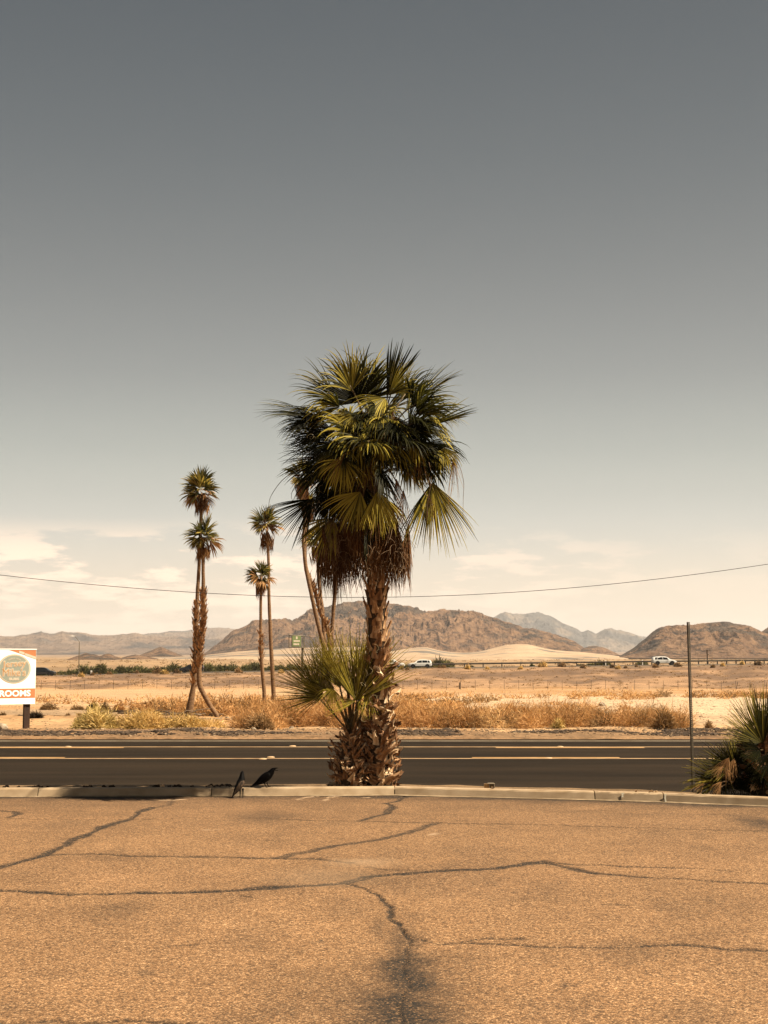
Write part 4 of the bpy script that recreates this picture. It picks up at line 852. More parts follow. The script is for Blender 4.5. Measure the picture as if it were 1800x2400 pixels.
rg = [((1060,1880),(900,1760),.1,.0,(.1,-1,.4),130,.3,dict(tint=.03,nseg=26)), ((960,1900),(830,2020),.05,-.05,(.1,-1,.4),130,.4,dict(tint=.04,nseg=26)), ((1150,1920),(1120,2040),-.1,-.15,(.1,-1,.4),150,.4,dict(tint=.02,nseg=26)), ((1100,1800),(960,1700),.15,.1,(.1,-1,.4),130,.3,dict(tint=.03,nseg=26)), ((1010,1720),(760,1540), -.1,-.2, (.2,-.9,.5), 120, .15, dict(tint=.45, nseg=30)), ((980,1760),(640,1700), -.15,-.3, (.2,-.8,.6), 90, .3, dict(tint=.42, nseg=26)),
      ((860,1880),(540,1790), -.1,-.25, (.2,-.8,.6), 90, .35, dict(tint=.5, nseg=26)), ((820,1930),(475,1920), -.15,-.25, (.2,-.8,.6), 80, .55, dict(tint=.6, nseg=26)),
      ((1050,1680),(930,1480), .0,.0, (.1,-1,.3), 110, .1, dict(tint=.25, nseg=26)), ((1080,1740),(1130,1560), .1,.1, (.1,-1,.3), 120, .2, dict(tint=.1, nseg=26)),
      ((930,1800),(800,1980), -.2,-.3, (.1,-.9,.4), 110, .5, dict(tint=.25, nseg=26)), ((1020,1800),(1020,2010), -.1,-.2, (.1,-1,.4), 120, .4, dict(tint=.08, nseg=26)),
      ((1130,1820),(1190,2020), -.1,-.2, (.1,-1,.4), 120, .4, dict(tint=.03, nseg=26)), ((900,1850),(700,2020), .1,.1, (.1,-1,.4), 120, .4, dict(tint=.1, nseg=24)),
      ((1060,1700),(1100,1450), .3,.5, (.1,.8,.5), 120, .2, dict(tint=.4, nseg=24)), ((900,1780),(760,1620), .3,.5, (.1,.8,.5), 120, .2, dict(tint=.4, nseg=24)),
      ((1100,1900),(1000,2030), .0,-.1, (.1,-1,.6), 150, .3, dict(tint=.02, nseg=24)), ((1240,1880),(1290,2040), .0,-.15, (.1,-1,.6), 150, .3, dict(tint=.02, nseg=24))]
for i, (h, t, dh, dt, nn, spd, drp, kw) in enumerate(rg):
    frond(rc, Z6(1080, 1990), Z6(*h, dh), Z6(*h, dh) + (Z6(*t, dt) - Z6(*h, dh)) * 1.15, nn, spd, drp, 3600 + i, sag=.15, sw=.012, **kw)
for i, (h, t, dh) in enumerate([((960,1640),(820,1880),-.35), ((900,1730),(740,1830),-.4), ((880,1900),(760,2030),-.4), ((1020,1650),(960,1860),-.35), ((940,1760),(1000,1930),-.38), ((700,1920),(540,2000),-.3), ((860,1960),(790,2060),-.4)]):
    frond(rc, Z6(1060, 1960), Z6(*h, dh), Z6(*t, dh - .05), (.1, -.8, .6), 70, 1.0, 3700 + i, dead=True, nseg=14, K=7, fuse=.2, fold=-.2, tint=.75, ragged=.3, split=.3, curl=.5)

# ---- the distant palms
def far_palm(path, rad, Yd, crown, cr, label, seed, booted=None, skirt=None, nf=30, grp='distant palms beyond the road'):
    r = rs(seed); pts = [np.array(at(px, py, Yd)) for px, py in path]; gzz = gz(pts[0][0], Yd)
    root = empty('palm_tree', (pts[0][0], Yd, gzz), label, 'palm tree', grp)
    if pts[0][2] > gzz: pts.insert(0, np.array([pts[0][0], Yd, gzz - .1]))
    else: pts[0][2] = min(pts[0][2], gzz - .1)
    rad = list(rad); 
    if len(rad) < len(pts): rad = [rad[0]] + rad
    rad = [q_ * (.78 if Yd < 50 else .58) for q_ in rad]; trunk(root, pts, rad, m_bark_far, n=12, rough=.01, seed=seed)
    C0 = np.array(at(*crown, Yd)); R = cr / F * Yd
    if booted:
        za, zb = at(0, booted[0], Yd).z, at(0, booted[1], Yd).z; mb = MB(); n = int(booted[2])
        for k in range(n):
            z = za + (zb - za) * (k + r.rand()) / n; th = r.rand() * 6.283; p = path_at(pts, z); rr_ = np.interp(z, [q[2] for q in pts], rad)
            o_ = np.array([math.cos(th), math.sin(th), 0]); s_ = np.array([-o_[1], o_[0], 0]); L_ = .10 + .12 * r.rand(); out_ = .3 + .6 * r.rand()
            a = p + o_ * rr_ * .9; w_ = .05; tip = a + o_ * L_ * out_ + np.array([0, 0, L_]); mid = a + o_ * (L_ * out_ * .4 + .02) + np.array([0, 0, L_ * .5])
            mb.add(np.array([a - s_ * w_, a + s_ * w_, mid + s_ * w_ * .8, mid - s_ * w_ * .8, tip + s_ * w_ * .3, tip - s_ * w_ * .3]) - np.array(root.location), [(0, 1, 2, 3), (3, 2, 4, 5)])
        mb.build('leaf_bases', m_boot, root, kind='stuff')
    for k in range(nf):
        f = (k + .5) / nf; th = k * 2.39996 + r.randn() * .5; el = math.radians(80 - 120 * f + r.randn() * 16)
        d = np.array([math.cos(th) * math.cos(el), math.sin(th) * math.cos(el), math.sin(el)])
        st = R * (.12 + .3 * r.rand()); H = C0 + d * st + np.array([0, 0, -.05 * R]); T_ = H + nrm(d + DOWN * .3 * (1 - f) + r.randn(3) * .12) * R * (.55 + .5 * r.rand())
        nn = nrm(np.array([0, 0, .9]) - d * d[2] + r.randn(3) * .55)
        frond(root, C0 - np.array([0, 0, .1]), H, T_, nn, 95 + 40 * r.rand(), .5 + 1.1 * f, seed * 100 + k, far=True, dead=(f > .6 and r.rand() < .4), nseg=13, K=5, fuse=.5, tint=.2 + .5 * r.rand() + .15 * (f > .7), stalk=False, fold=.3, sag=0)
        # stalk joined to the same part
    if skirt:
        za, zb, rw = skirt
        for k in range(22):
            th = k * 2.39996; o_ = np.array([math.cos(th), math.sin(th), 0]); zt = at(0, za + r.rand() * (zb - za) * .35, Yd).z; pz = path_at(pts + [C0], zt)
            H = pz + o_ * rw / F * Yd * (.55 + .4 * r.rand()); L_ = (zb - za) / F * Yd * (.5 + .3 * r.rand()); T_ = H - np.array([0, 0, L_]) - o_ * rw / F * Yd * .35
            frond(root, pz, H, T_, o_, 60, .3, seed * 100 + 50 + k, dead=True, stalk=False, nseg=9, K=4, fuse=.4, fold=-.3, tint=.15 + .5 * r.rand(), ragged=.3)
    return root
far_palm([(443,1666),(455,1604),(459,1552),(459,1465),(462,1407),(466,1335),(470,1250),(473,1160)], [.16,.10,.095,.095,.085,.075,.07,.07], 48.6, (472,1148), 50, 'taller of the twin palms, its pale trunk straight and leaning in from the left', 51, booted=(1610,1415,190), skirt=(1165,1215,22), nf=34)
far_palm([(508,1675),(496,1660),(484,1639),(468,1610),(466,1580),(469,1523),(476,1465),(477,1393),(476,1329),(476,1260)], [.115,.12,.12,.115,.10,.095,.09,.08,.07,.06], 48.2, (476,1256), 46, 'shorter of the twin palms, its trunk curving out to the right at the foot', 52, booted=(1570,1385,190), skirt=(1270,1325,24), nf=33)
far_palm([(620,1625),(612.6,1552),(611,1494),(611,1407),(612,1350)], [.16,.15,.13,.12,.1], 70, (612.6,1349), 40, 'short distant palm between the twins and the big palm', 53, booted=(1553,1482,60), skirt=(1358,1405,16), nf=28)
far_palm([(641.5,1625),(637,1552),(633,1465),(630,1393),(630,1320),(625,1240)], [.19,.17,.15,.13,.12,.1], 72, (623,1228), 44, 'tall thin distant palm just left of the big palm crown', 54, skirt=(1245,1305,20), nf=30)
gp = 'palms growing close together behind the big palm'
far_palm([(772,1600),(758.5,1512),(744,1458),(731,1399),(724,1366),(716,1330),(710,1266),(713,1240),(716,1220),(709,1150),(708,1120)], [.2,.15,.14,.13,.13,.12,.11,.11,.1,.1,.1], 55, (708,1112), 40, 'palm trunk farthest left of the four splayed behind the big palm', 55, skirt=(1125,1185,20), nf=22, grp=gp)
far_palm([(776,1600),(774,1503),(765,1463),(752,1440),(745,1412),(736,1379),(721,1346),(714,1315),(716,1250),(722,1190)], [.17,.13,.12,.12,.12,.12,.12,.11,.1,.1], 55.3, (724,1180), 34, 'dark rough leaning trunk crossing behind the other splayed palms', 56, booted=(1520,1345,110), skirt=(1190,1235,20), nf=18, grp=gp)
far_palm([(774,1600),(758.5,1494),(757,1440),(751.6,1399),(747.6,1366),(745.6,1332),(744,1280)], [.17,.13,.125,.12,.12,.12,.1], 55.8, (742,1262), 40, 'palm with a dark crown showing just left of the shaggy skirt', 57, skirt=(1275,1332,22), nf=24, grp=gp)
far_palm([(772,1600),(776.6,1490),(781,1440),(784,1399),(787,1366),(792,1340),(796,1300)], [.17,.13,.12,.12,.12,.11,.1], 56.2, (797,1288), 36, 'slim palm trunk upright below the shaggy skirt, right of the splayed group', 58, skirt=(1300,1345,20), nf=18, grp=gp)
# ------------------------------------------------------------------ dry brush
def blades(clumps, per, seed, wid=.012, mode='tuft', lean=.7, blen=(.35, 1.0)):
    """thin tapering twigs. clumps (x, y, z, rx, ry, h)"""
    r = rs(seed); C = np.array(clumps, float); n = len(C); idx = np.repeat(np.arange(n), per); m = len(idx); C = C[idx]
    a = r.rand(m) * 6.283; q = np.sqrt(r.rand(m))
    ox, oy = np.cos(a) * q, np.sin(a) * q
    if mode == 'tuft':
        p = np.stack([C[:, 0] + ox * C[:, 3] * .75, C[:, 1] + oy * C[:, 4] * .75, C[:, 2] - .02 + 0 * ox + C[:, 5] * .45 * r.rand(m) ** 1.5 * (1 - q * .6)], 1)
        d = nrm(np.stack([ox * lean, oy * lean, .75 + 0 * ox], 1) + r.randn(m, 3) * .42)
        L_ = C[:, 5] * r.uniform(blen[0], blen[1], m) * (1 - .35 * q) * .75
    else:   # ball of twigs
        t = r.rand(m) ** .5; el = np.arcsin(r.uniform(-.15, 1, m)); dd = np.stack([np.cos(a) * np.cos(el), np.sin(a) * np.cos(el), np.sin(el)], 1)
        p = np.stack([C[:, 0] + dd[:, 0] * C[:, 3] * t * .72, C[:, 1] + dd[:, 1] * C[:, 4] * t * .72, C[:, 2] + np.maximum(dd[:, 2], 0) * C[:, 5] * t * .75 * (1 + .25 * r.randn(m))], 1)
        d = nrm(dd + r.randn(m, 3) * .75); L_ = C[:, 5] * r.uniform(blen[0], blen[1], m) * .58
    s = nrm(np.cross(d, nrm(r.randn(m, 3)))) * wid * r.uniform(.5, 1.2, m)[:, None]
    d2 = nrm(d + r.randn(m, 3) * .35 + np.array([0, 0, .1])); mid = p + d * (L_ * .55)[:, None]; tip = mid + d2 * (L_ * .5)[:, None]
    V = np.stack([p - s, p + s, mid + s * .75, mid - s * .75, tip], 1).reshape(-1, 3)
    b = np.arange(m)[:, None] * 5
    tint = np.clip(.5 + .22 * r.randn(m) + .18 * r.randn(n)[idx], 0, 1)
    return V, [b + np.array([3, 2, 4]), b + np.array([0, 1, 2, 3])], np.repeat(tint, 5)
m_dry = MAT('dry_brush', (.20, .105, .04), (.92, .58, .27), attr='tint', rough=.9, spec=.1, transl=.3, lo=0, hi=1, c3=(.74, .385, .15), k=.64)
m_dryb = MAT('brown_brush', (.10, .06, .028), (.6, .37, .18), attr='tint', rough=.9, spec=.1, transl=.2, lo=0, hi=1, c3=(.42, .25, .11), k=.54)
m_yel_b = MAT('yellow_brush', (.3, .2, .07), (.98, .7, .33), attr='tint', rough=.9, spec=.1, transl=.3, lo=0, hi=1, c3=(.86, .56, .2), k=.66)
m_sage = MAT('sage_brush', (.2, .15, .045), (1, .72, .3), attr='tint', rough=.9, spec=.1, transl=.2, lo=0, hi=1, c3=(.7, .5, .18), k=.62)
m_green = MAT('desert_shrub_green', (.04, .042, .012), (.26, .23, .08), attr='tint', rough=.8, spec=.1, transl=.15, lo=0, hi=1, c3=(.11, .105, .035), k=.7)
m_blk = MAT('dark_shrub', (.02, .015, .01), (.12, .08, .045), attr='tint', rough=.9, spec=.1, lo=0, hi=1)
def bushes(name, clumps, per, seed, mat, wid=.012, mode='tuft', label=None, cat=None, kind=None, group=None, origin=None, **k):
    V, f, t = blades(clumps, per, seed, wid, mode, **k)
    o_ = np.array(origin if origin is not None else (0, 0, 0), float)
    return obj(name, mesh(name, V - o_, f, [mat], attrs={'tint': t}), loc=tuple(o_), kind=kind, label=label, cat=cat, group=group)
def px_x(px, Y): return (px - 900) / F * Y
r = rs(8)
def band(n, px0, px1, Y0, Y1, rr, hh, den=None):
    out_ = []
    while len(out_) < n:
        Y = r.uniform(Y0, Y1); px = r.uniform(px0, px1); x = px_x(px, Y)
        if den and r.rand() > den(px, Y): continue
        if fbm(np.array([x * .28 + 50]), np.array([Y * .22]), 3)[0] < .42: continue
        q = r.uniform(*rr); out_.append((x, Y, gz(x, Y), q, q, r.uniform(*hh) * (.7 + .6 * fbm(np.array([x * .35]), np.array([Y * .2]), 3)[0])))
    return out_
edge = lambda px, Y: 1.0 if Y > 39.4 + 1.2 * fbm(np.array([px * .02]), np.array([.5]), 3)[0] else 0
bushes('dry_brush', band(225, 560, 1012, 39.4, 49, (.3, .65), (.42, .8), edge) + band(175, 860, 1606, 39.6, 46.5, (.3, .6), (.38, .66), edge), 300, 1, m_dry, .0065, 'ball', kind='stuff', label='tangled band of dry orange brush beyond the road')
bushes('dry_brush', band(60, 570, 1605, 39.2, 45, (.3, .55), (.35, .62), edge), 300, 2, m_dryb, .0065, 'ball', kind='stuff', label='browner tumbleweeds matted among the dry orange brush')
bushes('dry_brush', band(170, 345, 860, 46, 62, (.35, .7), (.3, .62), lambda px, Y: 1 if (Y > 47.5 and (px > 540 or Y > 50)) else 0), 190, 3, m_dry, .013, 'ball', kind='stuff', label='loose dry brush round the feet of the distant palms')
bushes('dry_brush', band(75, 350, 720, 49, 66, (.3, .55), (.25, .5)), 190, 4, m_dryb, .013, 'ball', kind='stuff', label='brown weeds scattered behind the twin palms')
bushes('dry_brush', band(150, 850, 1080, 50, 82, (.4, .9), (.2, .42)) + band(110, 860, 1800, 106, 130, (.8, 1.9), (.35, .65)) + band(60, 80, 860, 76, 118, (.7, 1.8), (.25, .6)) + band(12, 1080, 1500, 62, 92, (.5, 1.2), (.12, .25)), 80, 5, m_dry, .026, 'ball', kind='stuff', label='low dry weeds in rows across the sand')
bushes('dry_brush', band(34, 1540, 1840, 108, 128, (.8, 1.6), (.35, .7)) + band(26, 860, 1200, 70, 100, (.5, 1.0), (.25, .5)), 90, 6, m_dryb, .026, 'ball', kind='stuff', label='brown weeds along the far edge of the sand')
# single bushes
def bush(px, Y, w, h, mat, per, mode, seed, label, group=None, wid=None, name='desert_bush', lobes=4, cat='bush', dx=.35):
    rr_ = rs(seed); x = px_x(px, Y); R = w / F * Y / 2; H = h / F * Y; z = gz(x, Y); cl = [(x, Y, z, R * .8, R * .6, H)]
    for k in range(lobes - 1): cl.append((x + rr_.uniform(-dx, dx) * 2 * R * .8, Y + rr_.uniform(-.4, .4) * R, z, R * rr_.uniform(.3, .6), R * .4, H * rr_.uniform(.5, .95)))
    return bushes(name, cl, per, seed, mat, wid or .0095 * Y / 40, mode, label, cat, None, group, origin=(x, Y, z))
bush(240, 39.5, 165, 50, m_sage, 1500, 'ball', 31, 'big rounded sage bush at the edge of the verge, right of the white sign', lobes=6)
bush(325, 39.6, 180, 44, m_yel_b, 1300, 'ball', 32, 'big straw yellow bush merging into the sage bush beside the verge', lobes=6)
bush(415, 39.7, 190, 34, m_yel_b, 900, 'ball', 33, 'lower yellow bush trailing right from the straw yellow bush', lobes=6)
bush(500, 39.9, 130, 24, m_yel_b, 600, 'ball', 34, 'thin low yellow weed between the yellow bushes and the orange brush', lobes=4)
bush(610, 39.3, 100, 40, m_dryb, 1000, 'ball', 35, 'dark grey brown tumbleweed at the left end of the orange brush', lobes=4)
bush(845, 39.6, 70, 42, m_dryb, 700, 'ball', 36, 'brown tumbleweed half behind the small palm trunk', lobes=3)
bush(1548, 39.4, 60, 50, m_dryb, 700, 'ball', 37, 'brown tumbleweed at the right end of the orange brush', lobes=3)
bush(1580, 40.5, 28, 66, m_dry, 300, 'tuft', 38, 'tall wispy orange weed standing above the right end of the brush', lobes=2)
bush(1654, 39.4, 26, 22, m_dryb, 260, 'ball', 39, 'small lone brown bush on bare sand right of the bare post', lobes=2)
bush(1305, 39.6, 40, 26, m_sage, 300, 'ball', 40, 'small greenish bush inside the orange brush', lobes=2)
bush(90, 47.0, 52, 26, m_blk, 500, 'tuft', 41, 'black scraggly shrub just behind the sign post', lobes=3)
bush(14, 50.0, 22, 14, m_dryb, 160, 'tuft', 42, 'small dry tuft behind the white sign', lobes=2)
bush(166, 50.5, 14, 11, m_dryb, 90, 'tuft', 43, 'tiny dry tuft on the grey dirt, the left one of a pair', lobes=2)
bush(192, 50.5, 14, 12, m_dryb, 90, 'tuft', 44, 'tiny dry tuft on the grey dirt, the right one of a pair', lobes=2)
for i, (px, w, h, m_, lab) in enumerate([(122, 70, 17, m_dryb, 'low brown bush right of the white sign board'), (185, 44, 14, m_dryb, 'small brown bush second from the white sign'), (218, 22, 17, m_blk, 'black stump-like bush in the row of brown bushes'), (228, 34, 22, m_sage, 'greenish bush touching the black one'),
                                   (252, 34, 22, m_dryb, 'round brown bush in the middle of the row'), (285, 40, 18, m_dry, 'pale orange bush right of the middle of the row'), (328, 50, 20, m_dry, 'wide pale bush at the right end of the row')]):
    bush(px, 59.5 + .3 * i % 1, w, h, m_, 420, 'ball', 60 + i, lab, 'row of bushes behind the grey dirt', lobes=3)
ORD = 'first second third fourth fifth sixth seventh eighth ninth tenth eleventh twelfth thirteenth fourteenth fifteenth sixteenth seventeenth eighteenth nineteenth twentieth'.split()
ORD += ['twenty-' + o for o in ORD[:9]] + ['thirtieth'] + ['thirty-' + o for o in ORD[:9]] + ['fortieth']
bank = [(196,20,m_yel_b),(221,16,m_dryb),(259,16,m_dryb),(324,14,m_dryb),(371,34,m_dryb),(389,26,m_yel_b),(418,22,m_dryb),(560,26,m_dryb),(660,20,m_yel_b),(940,20,m_dryb),(955,16,m_dryb),(1030,14,m_dryb),(1040,16,m_dryb),(1095,22,m_yel_b),(1141,15,m_yel_b),(1219,18,m_yel_b),(1272,26,m_yel_b),
        (1316,26,m_dryb),(1364,20,m_dryb),(1432,20,m_dryb),(1446,18,m_yel_b),(1463,13,m_dryb),(1488,12,m_dryb),(1532,20,m_dryb),(1586,24,m_dryb),(1667,16,m_dryb),(1690,18,m_yel_b),(1735,18,m_yel_b),(1770,22,m_dryb),(1800,16,m_blk)]
where = ['near the street lamp', 'between the lamp and the twin palms', 'below the green shrubs', 'left of the big palm', 'right of the big palm', 'below the white crossover', 'below the guardrail', 'near the bare post', 'at the right end of the freeway']
wh = lambda px: where[0] if px < 230 else where[1] if px < 350 else where[2] if px < 480 else where[3] if px < 800 else where[4] if px < 1060 else where[6] if px < 1500 else where[7] if px < 1620 else where[8]
for i, (px, w, m_) in enumerate(bank):
    Yb = 268 + (i * 7 % 5) * 2.2
    nm = {m_yel_b.name: 'round straw yellow', m_dryb.name: 'low dark brown', m_blk.name: 'small blackish'}[m_.name]
    bush(px, Yb, w, w * .5, m_, 240, 'ball', 90 + i, f'{nm} bush on the freeway bank, {ORD[i]} from the left', 'bushes along the freeway bank', wid=.07, lobes=2)
# green shrubs beyond the freeway
gs = [(100,20,16),(118,26,14),(150,22,12),(172,30,16),(196,24,20),(222,26,22),(238,22,27),(262,28,20),(290,26,18),(312,30,24),(338,34,20),(366,32,18),(398,30,20),(412,28,26),(440,26,20),(470,26,22),(492,30,26),(520,36,24),(548,32,22),(575,30,24),(600,34,26),(632,30,22),(660,26,20),(690,26,20),(720,24,16),
      (935,22,16),(955,22,17),(985,24,19),(1010,26,22),(1030,30,26),(1048,22,22),(1103,12,10),(1245,10,11),(1360,16,10),(1385,20,14),(1402,24,18),(1420,18,12),(1499,22,13),(1770,30,9)]
gw = lambda px: 'left of the street lamp' if px < 188 else 'between the street lamp and the twin palms' if px < 455 else 'between the twin palms and the big palm' if px < 800 else 'behind the white cars' if px < 1060 else 'alone beyond the guardrail'
for i, (px, w, h) in enumerate(gs):
    sz = 'tall' if h > 23 else 'middling' if h > 17 else 'low'
    Yg = 318 + (i * 5 % 7) * 3
    bush(px, Yg, w * 1.75, h * rs(i).uniform(.75, 1.05), m_green, 800, 'ball', 200 + i, f'{sz} dark green shrub, {ORD[i]} from the left in the row beyond the freeway', 'green shrubs beyond the freeway', wid=.08, lobes=6, name='green_shrub', cat='shrub')
r = rs(88)
cl = []
for k in range(900):
    Y = r.uniform(308, 1300) if k > 260 else r.uniform(308, 345); px = r.uniform(-30, 1850); x = px_x(px, Y); s = r.uniform(.4, 1.3) * (Y / 400) ** .4; cl.append((x, Y, gz(x, Y), s * 1.4, s, s * .6))
bushes('desert_scrub', cl, 26, 9, m_dryb, .14, 'ball', kind='stuff', label='thin scrub dotted over the plain beyond the freeway')
cl = []
for k in range(1000):
    Y = r.uniform(206, 284); px = r.uniform(60, 1850); x = px_x(px, Y); s = r.uniform(.2, .6); cl.append((x, Y, gz(x, Y), s * 1.3, s, s * .55))
bushes('bank_weeds', cl, 30, 10, m_dryb, .05, 'ball', kind='stuff', label='sparse weeds on the brown freeway bank')

# ------------------------------------------------------------------ rubble, stones and litter
def rock_mesh(seed, n=10, flat=.6):
    r = rs(seed); import bmesh
    bm = bmesh.new(); bmesh.ops.create_icosphere(bm, subdivisions=1 if n < 12 else 3, radius=1)
    dirs = nrm(r.randn(7, 3)); offs = r.uniform(.55, .95, 7)
    for v in bm.verts:
        c = np.array(v.co); l_ = np.linalg.norm(c); c = c / l_
        k = min([1.15] + [o / max(1e-3, c.dot(d)) for d, o in zip(dirs, offs) if c.dot(d) > .2]); c = c * k * (1 + .07 * r.randn()); c[2] *= flat; v.co = c
    vs = np.array([v.co[:] for v in bm.verts]); fs = [[v.index for v in f.verts] for f in bm.faces]; bm.free()
    return vs, np.array(fs)
m_clod = MAT('dark_clods', (.05, .03, .017), (.2, .125, .07), scale=6, rough=.95)
m_clod2 = MAT('tan_clods', (.3, .18, .095), (.6, .42, .25), scale=6, rough=.95)
RM = [rock_mesh(i, 8, .55) for i in range(8)]
def scatter(name, items, mat, seed, label):
    r = rs(seed); V = []; Fs = []; c = 0
    for x, y, z, s in items:
        v, f = RM[r.randint(8)]; a = r.rand() * 6.283; ca, sa = math.cos(a), math.sin(a); q = v * s * r.uniform(.6, 1.3, 3); q = np.stack([q[:, 0] * ca - q[:, 1] * sa, q[:, 0] * sa + q[:, 1] * ca, q[:, 2]], 1)
        V.append(q + (x, y, z)); Fs.append(f + c); c += len(v)
    return obj(name, mesh(name, np.concatenate(V), [np.concatenate(Fs)], [mat]), kind='stuff', label=label)
r = rs(15)
def vitems(n, y0, y1, s0, s1, f=None):
    o = []
    while len(o) < n:
        Y = r.uniform(y0, y1); px = r.uniform(-60, 1860); x = px_x(px, Y)
        if f and not f(px, Y, x): continue
        o.append((x, Y, gz(x, Y) + .005, r.uniform(s0, s1) * (1 if r.rand() < .85 else 1.9)))
    return o
scatter('rubble', vitems(5200, ye + .55, ye + 2.6, .018, .05, lambda px, Y, x: fbm(np.array([x * .8]), np.array([Y * 1.2]), 4)[0] > (.44 if px < 470 else .52 + .08 * (Y > ye + 1.9))), m_clod, 3, 'dark broken clods along the far verge of the road')
scatter('rubble', vitems(2600, ye + .3, ye + 5, .012, .035), m_clod2, 4, 'pale stones strewn on the far verge')
scatter('gravel', [(px_x(px, Y), Y, gz(px_x(px, Y), Y), s) for px, Y, s in zip(r.uniform(-50, 1850, 2600), r.uniform(40, 105, 2600), r.uniform(.02, .06, 2600))], m_clod2, 5, 'pale pebbles scattered on the desert sand')
m_bould = MAT('pale_boulder', (.42, .31, .2), (.78, .64, .47), scale=4, rough=.9, bump=.03, bscale=10)
def stone(px, Y, s, seed, label, group=None, mat=None, flat=.7, name='boulder', dz=.25, cat='rock'):
    v, f = rock_mesh(seed, 20, flat); x = px_x(px, Y)
    return obj(name, mesh(name, v * s, [f], [mat or m_bould]), loc=(x, Y, gz(x, Y) + s * flat * dz), rot=(0, 0, seed), label=label, cat=cat, group=group)
stone(6, 39.0, .2, 11, 'rounded pale boulder on the ground in front of the white sign')
for i, (px, Y, s, lab) in enumerate([(546, 46.2, .1, 'small pale stone beside the curved palm foot'), (557, 46.0, .13, 'grey white stone second from the curved palm foot'), (570, 45.8, .2, 'chalky broken stone with a raised corner'), (582, 45.9, .22, 'largest bright pale stone of the heap'), (536, 46.4, .08, 'smallest stone of the heap by the palm foot')]):
    stone(px, Y, s, 30 + i, lab, 'pale stones heaped right of the twin palms', flat=.9)
stone(598, 38.1, .07, 41, 'small white lump lying below the brown tumbleweed', name='stone'); stone(118, 38.6, .035, 42, 'tiny white chip on the orange dirt', name='stone'); stone(1405, 78, .2, 43, 'white scrap lying on the open sand', name='stone'); stone(686, 40.5, .07, 45, 'white stone caught in the orange brush left of the young palm', name='stone')
stone(1625, 38.6, .03, 46, 'small pale chip on the verge below the bare post', name='stone')
m_wood = MAT('grey_driftwood', (.16, .1, .06), (.5, .37, .24), scale=5, rough=.9, stretch=(.2, 1, 1))
r = rs(19)
for k in range(24):   # broken palm boughs under the twin palms
    px = r.uniform(345, 440) if k < 15 else r.uniform(440, 540); Y = r.uniform(47, 52); x = px_x(px, Y); a = r.uniform(-.5, .5) + (math.pi if r.rand() < .5 else 0); L_ = r.uniform(.25, .85)
    p0 = np.array([0, 0, .03]); p1 = np.array([math.cos(a) * L_, math.sin(a) * L_, r.uniform(.02, .28)]); pm = (p0 + p1) / 2 + [0, 0, r.uniform(0, .1)]
    MB().tube([p0, pm, p1], [.022, .018, .01], 5).build('fallen_bough', m_wood, smooth=True, loc=(x, Y, gz(x, Y)), label=('short' if L_ < .45 else 'long' if L_ > .65 else 'middling') + ' bleached bough ' + ('standing up from' if p1[2] > .18 else 'lying flat in') + ' the litter ' + ('left of' if px < 400 else 'right of' if px > 470 else 'under') + ' the twin palms', cat='bough', group='boughs littered under the twin palms')
for px, Y, L_, lab in ((425, 45.2, 2.6, 'long thin dark pole lying on the dirt below the twin palms'), (400, 49.5, 2.2, 'thin dark stick lying left of the twin palms, nearest the palm trunk'), (318, 55, 1.9, 'dark pole lying behind the yellow bushes'), (335, 50.2, 1.6, 'thin dark stick on the grey dirt left of the twin palms')):
    x = px_x(px, Y); MB().tube([(-L_ / 2, .1, .04), (0, 0, .05), (L_ / 2, -.1, .03)], [.03, .035, .02], 6).build('fallen_pole', m_wood, smooth=True, loc=(x, Y, gz(x, Y)), label=lab, cat='pole')
# leaf litter on the strip and the kerb
m_dl = MAT('dark_dry_leaf', (.03, .018, .01), (.12, .07, .035), scale=8, rough=.8)
def leaf(px, dy, L_, seed, mat, label, group=None, z=.11, w=.3):
    r = rs(seed); V = []
    n = 6
    for k in range(n):
        s = k / (n - 1); ww = w * L_ * math.sin(math.pi * (.12 + .86 * s)) * .5; zz = .25 * L_ * math.sin(s * 3.1) * r.uniform(.5, 1.1)
        V += [(s * L_ - L_ / 2, -ww, zz + .02 * r.rand()), (s * L_ - L_ / 2, ww, zz + .03 * r.rand()), (s * L_ - L_ / 2, 0, zz - .008)]
    f = []
    for k in range(n - 1): a = 3 * k; f += [(a, a + 2, a + 5, a + 3), (a + 2, a + 1, a + 4, a + 5)]
    x = at(px, 1845, 19.15).x; y = float(kerb_y(x)) + dy
    MB().add(V, f).build('dry_leaf', mat, loc=(x, y, z), rot=(0, 0, r.uniform(-.5, .5)), label=label, cat='dry leaf', group=group)
leaf(497, .12, .13, 1, m_dl, 'dark curled leaf with a raised tip on the kerb left of the crows'); leaf(512, .13, .1, 2, m_dl, 'dark leaf touching the raised one on the kerb'); leaf(530, .12, .14, 3, m_dl, 'long dark leaf nearest the crows'); leaf(540, .14, .1, 4, m_dl, 'small dark leaf end by the left crow')
leaf(375, .14, .06, 5, m_dl, 'small dark leaf lump on the kerb far left of the crows'); leaf(386, .13, .06, 6, m_boot_c, 'small pale leaf scrap on the kerb far left of the crows'); leaf(1148, .05, .03, 20, m_boot_c, 'tiny pale scrap on the kerb')
for k in range(16): leaf(rs(k).uniform(20, 470), .16, .05 + .05 * rs(k + 50).rand(), 60 + k, m_dl, 'small dark leaf in the strip along the kerb left of the crows', 'dark leaf litter along the kerb', z=.1)
for px, L_, lab in ((1463, .03, 'tiny pale pebble-like scrap on the kerb above the short white drip'), (1495, .06, 'pale curled scrap on the kerb right of the white drip'), (1505, .045, 'small pale scrap ending the pair on the kerb')): leaf(px, .11, L_, int(px), m_boot_c, lab, z=.108)
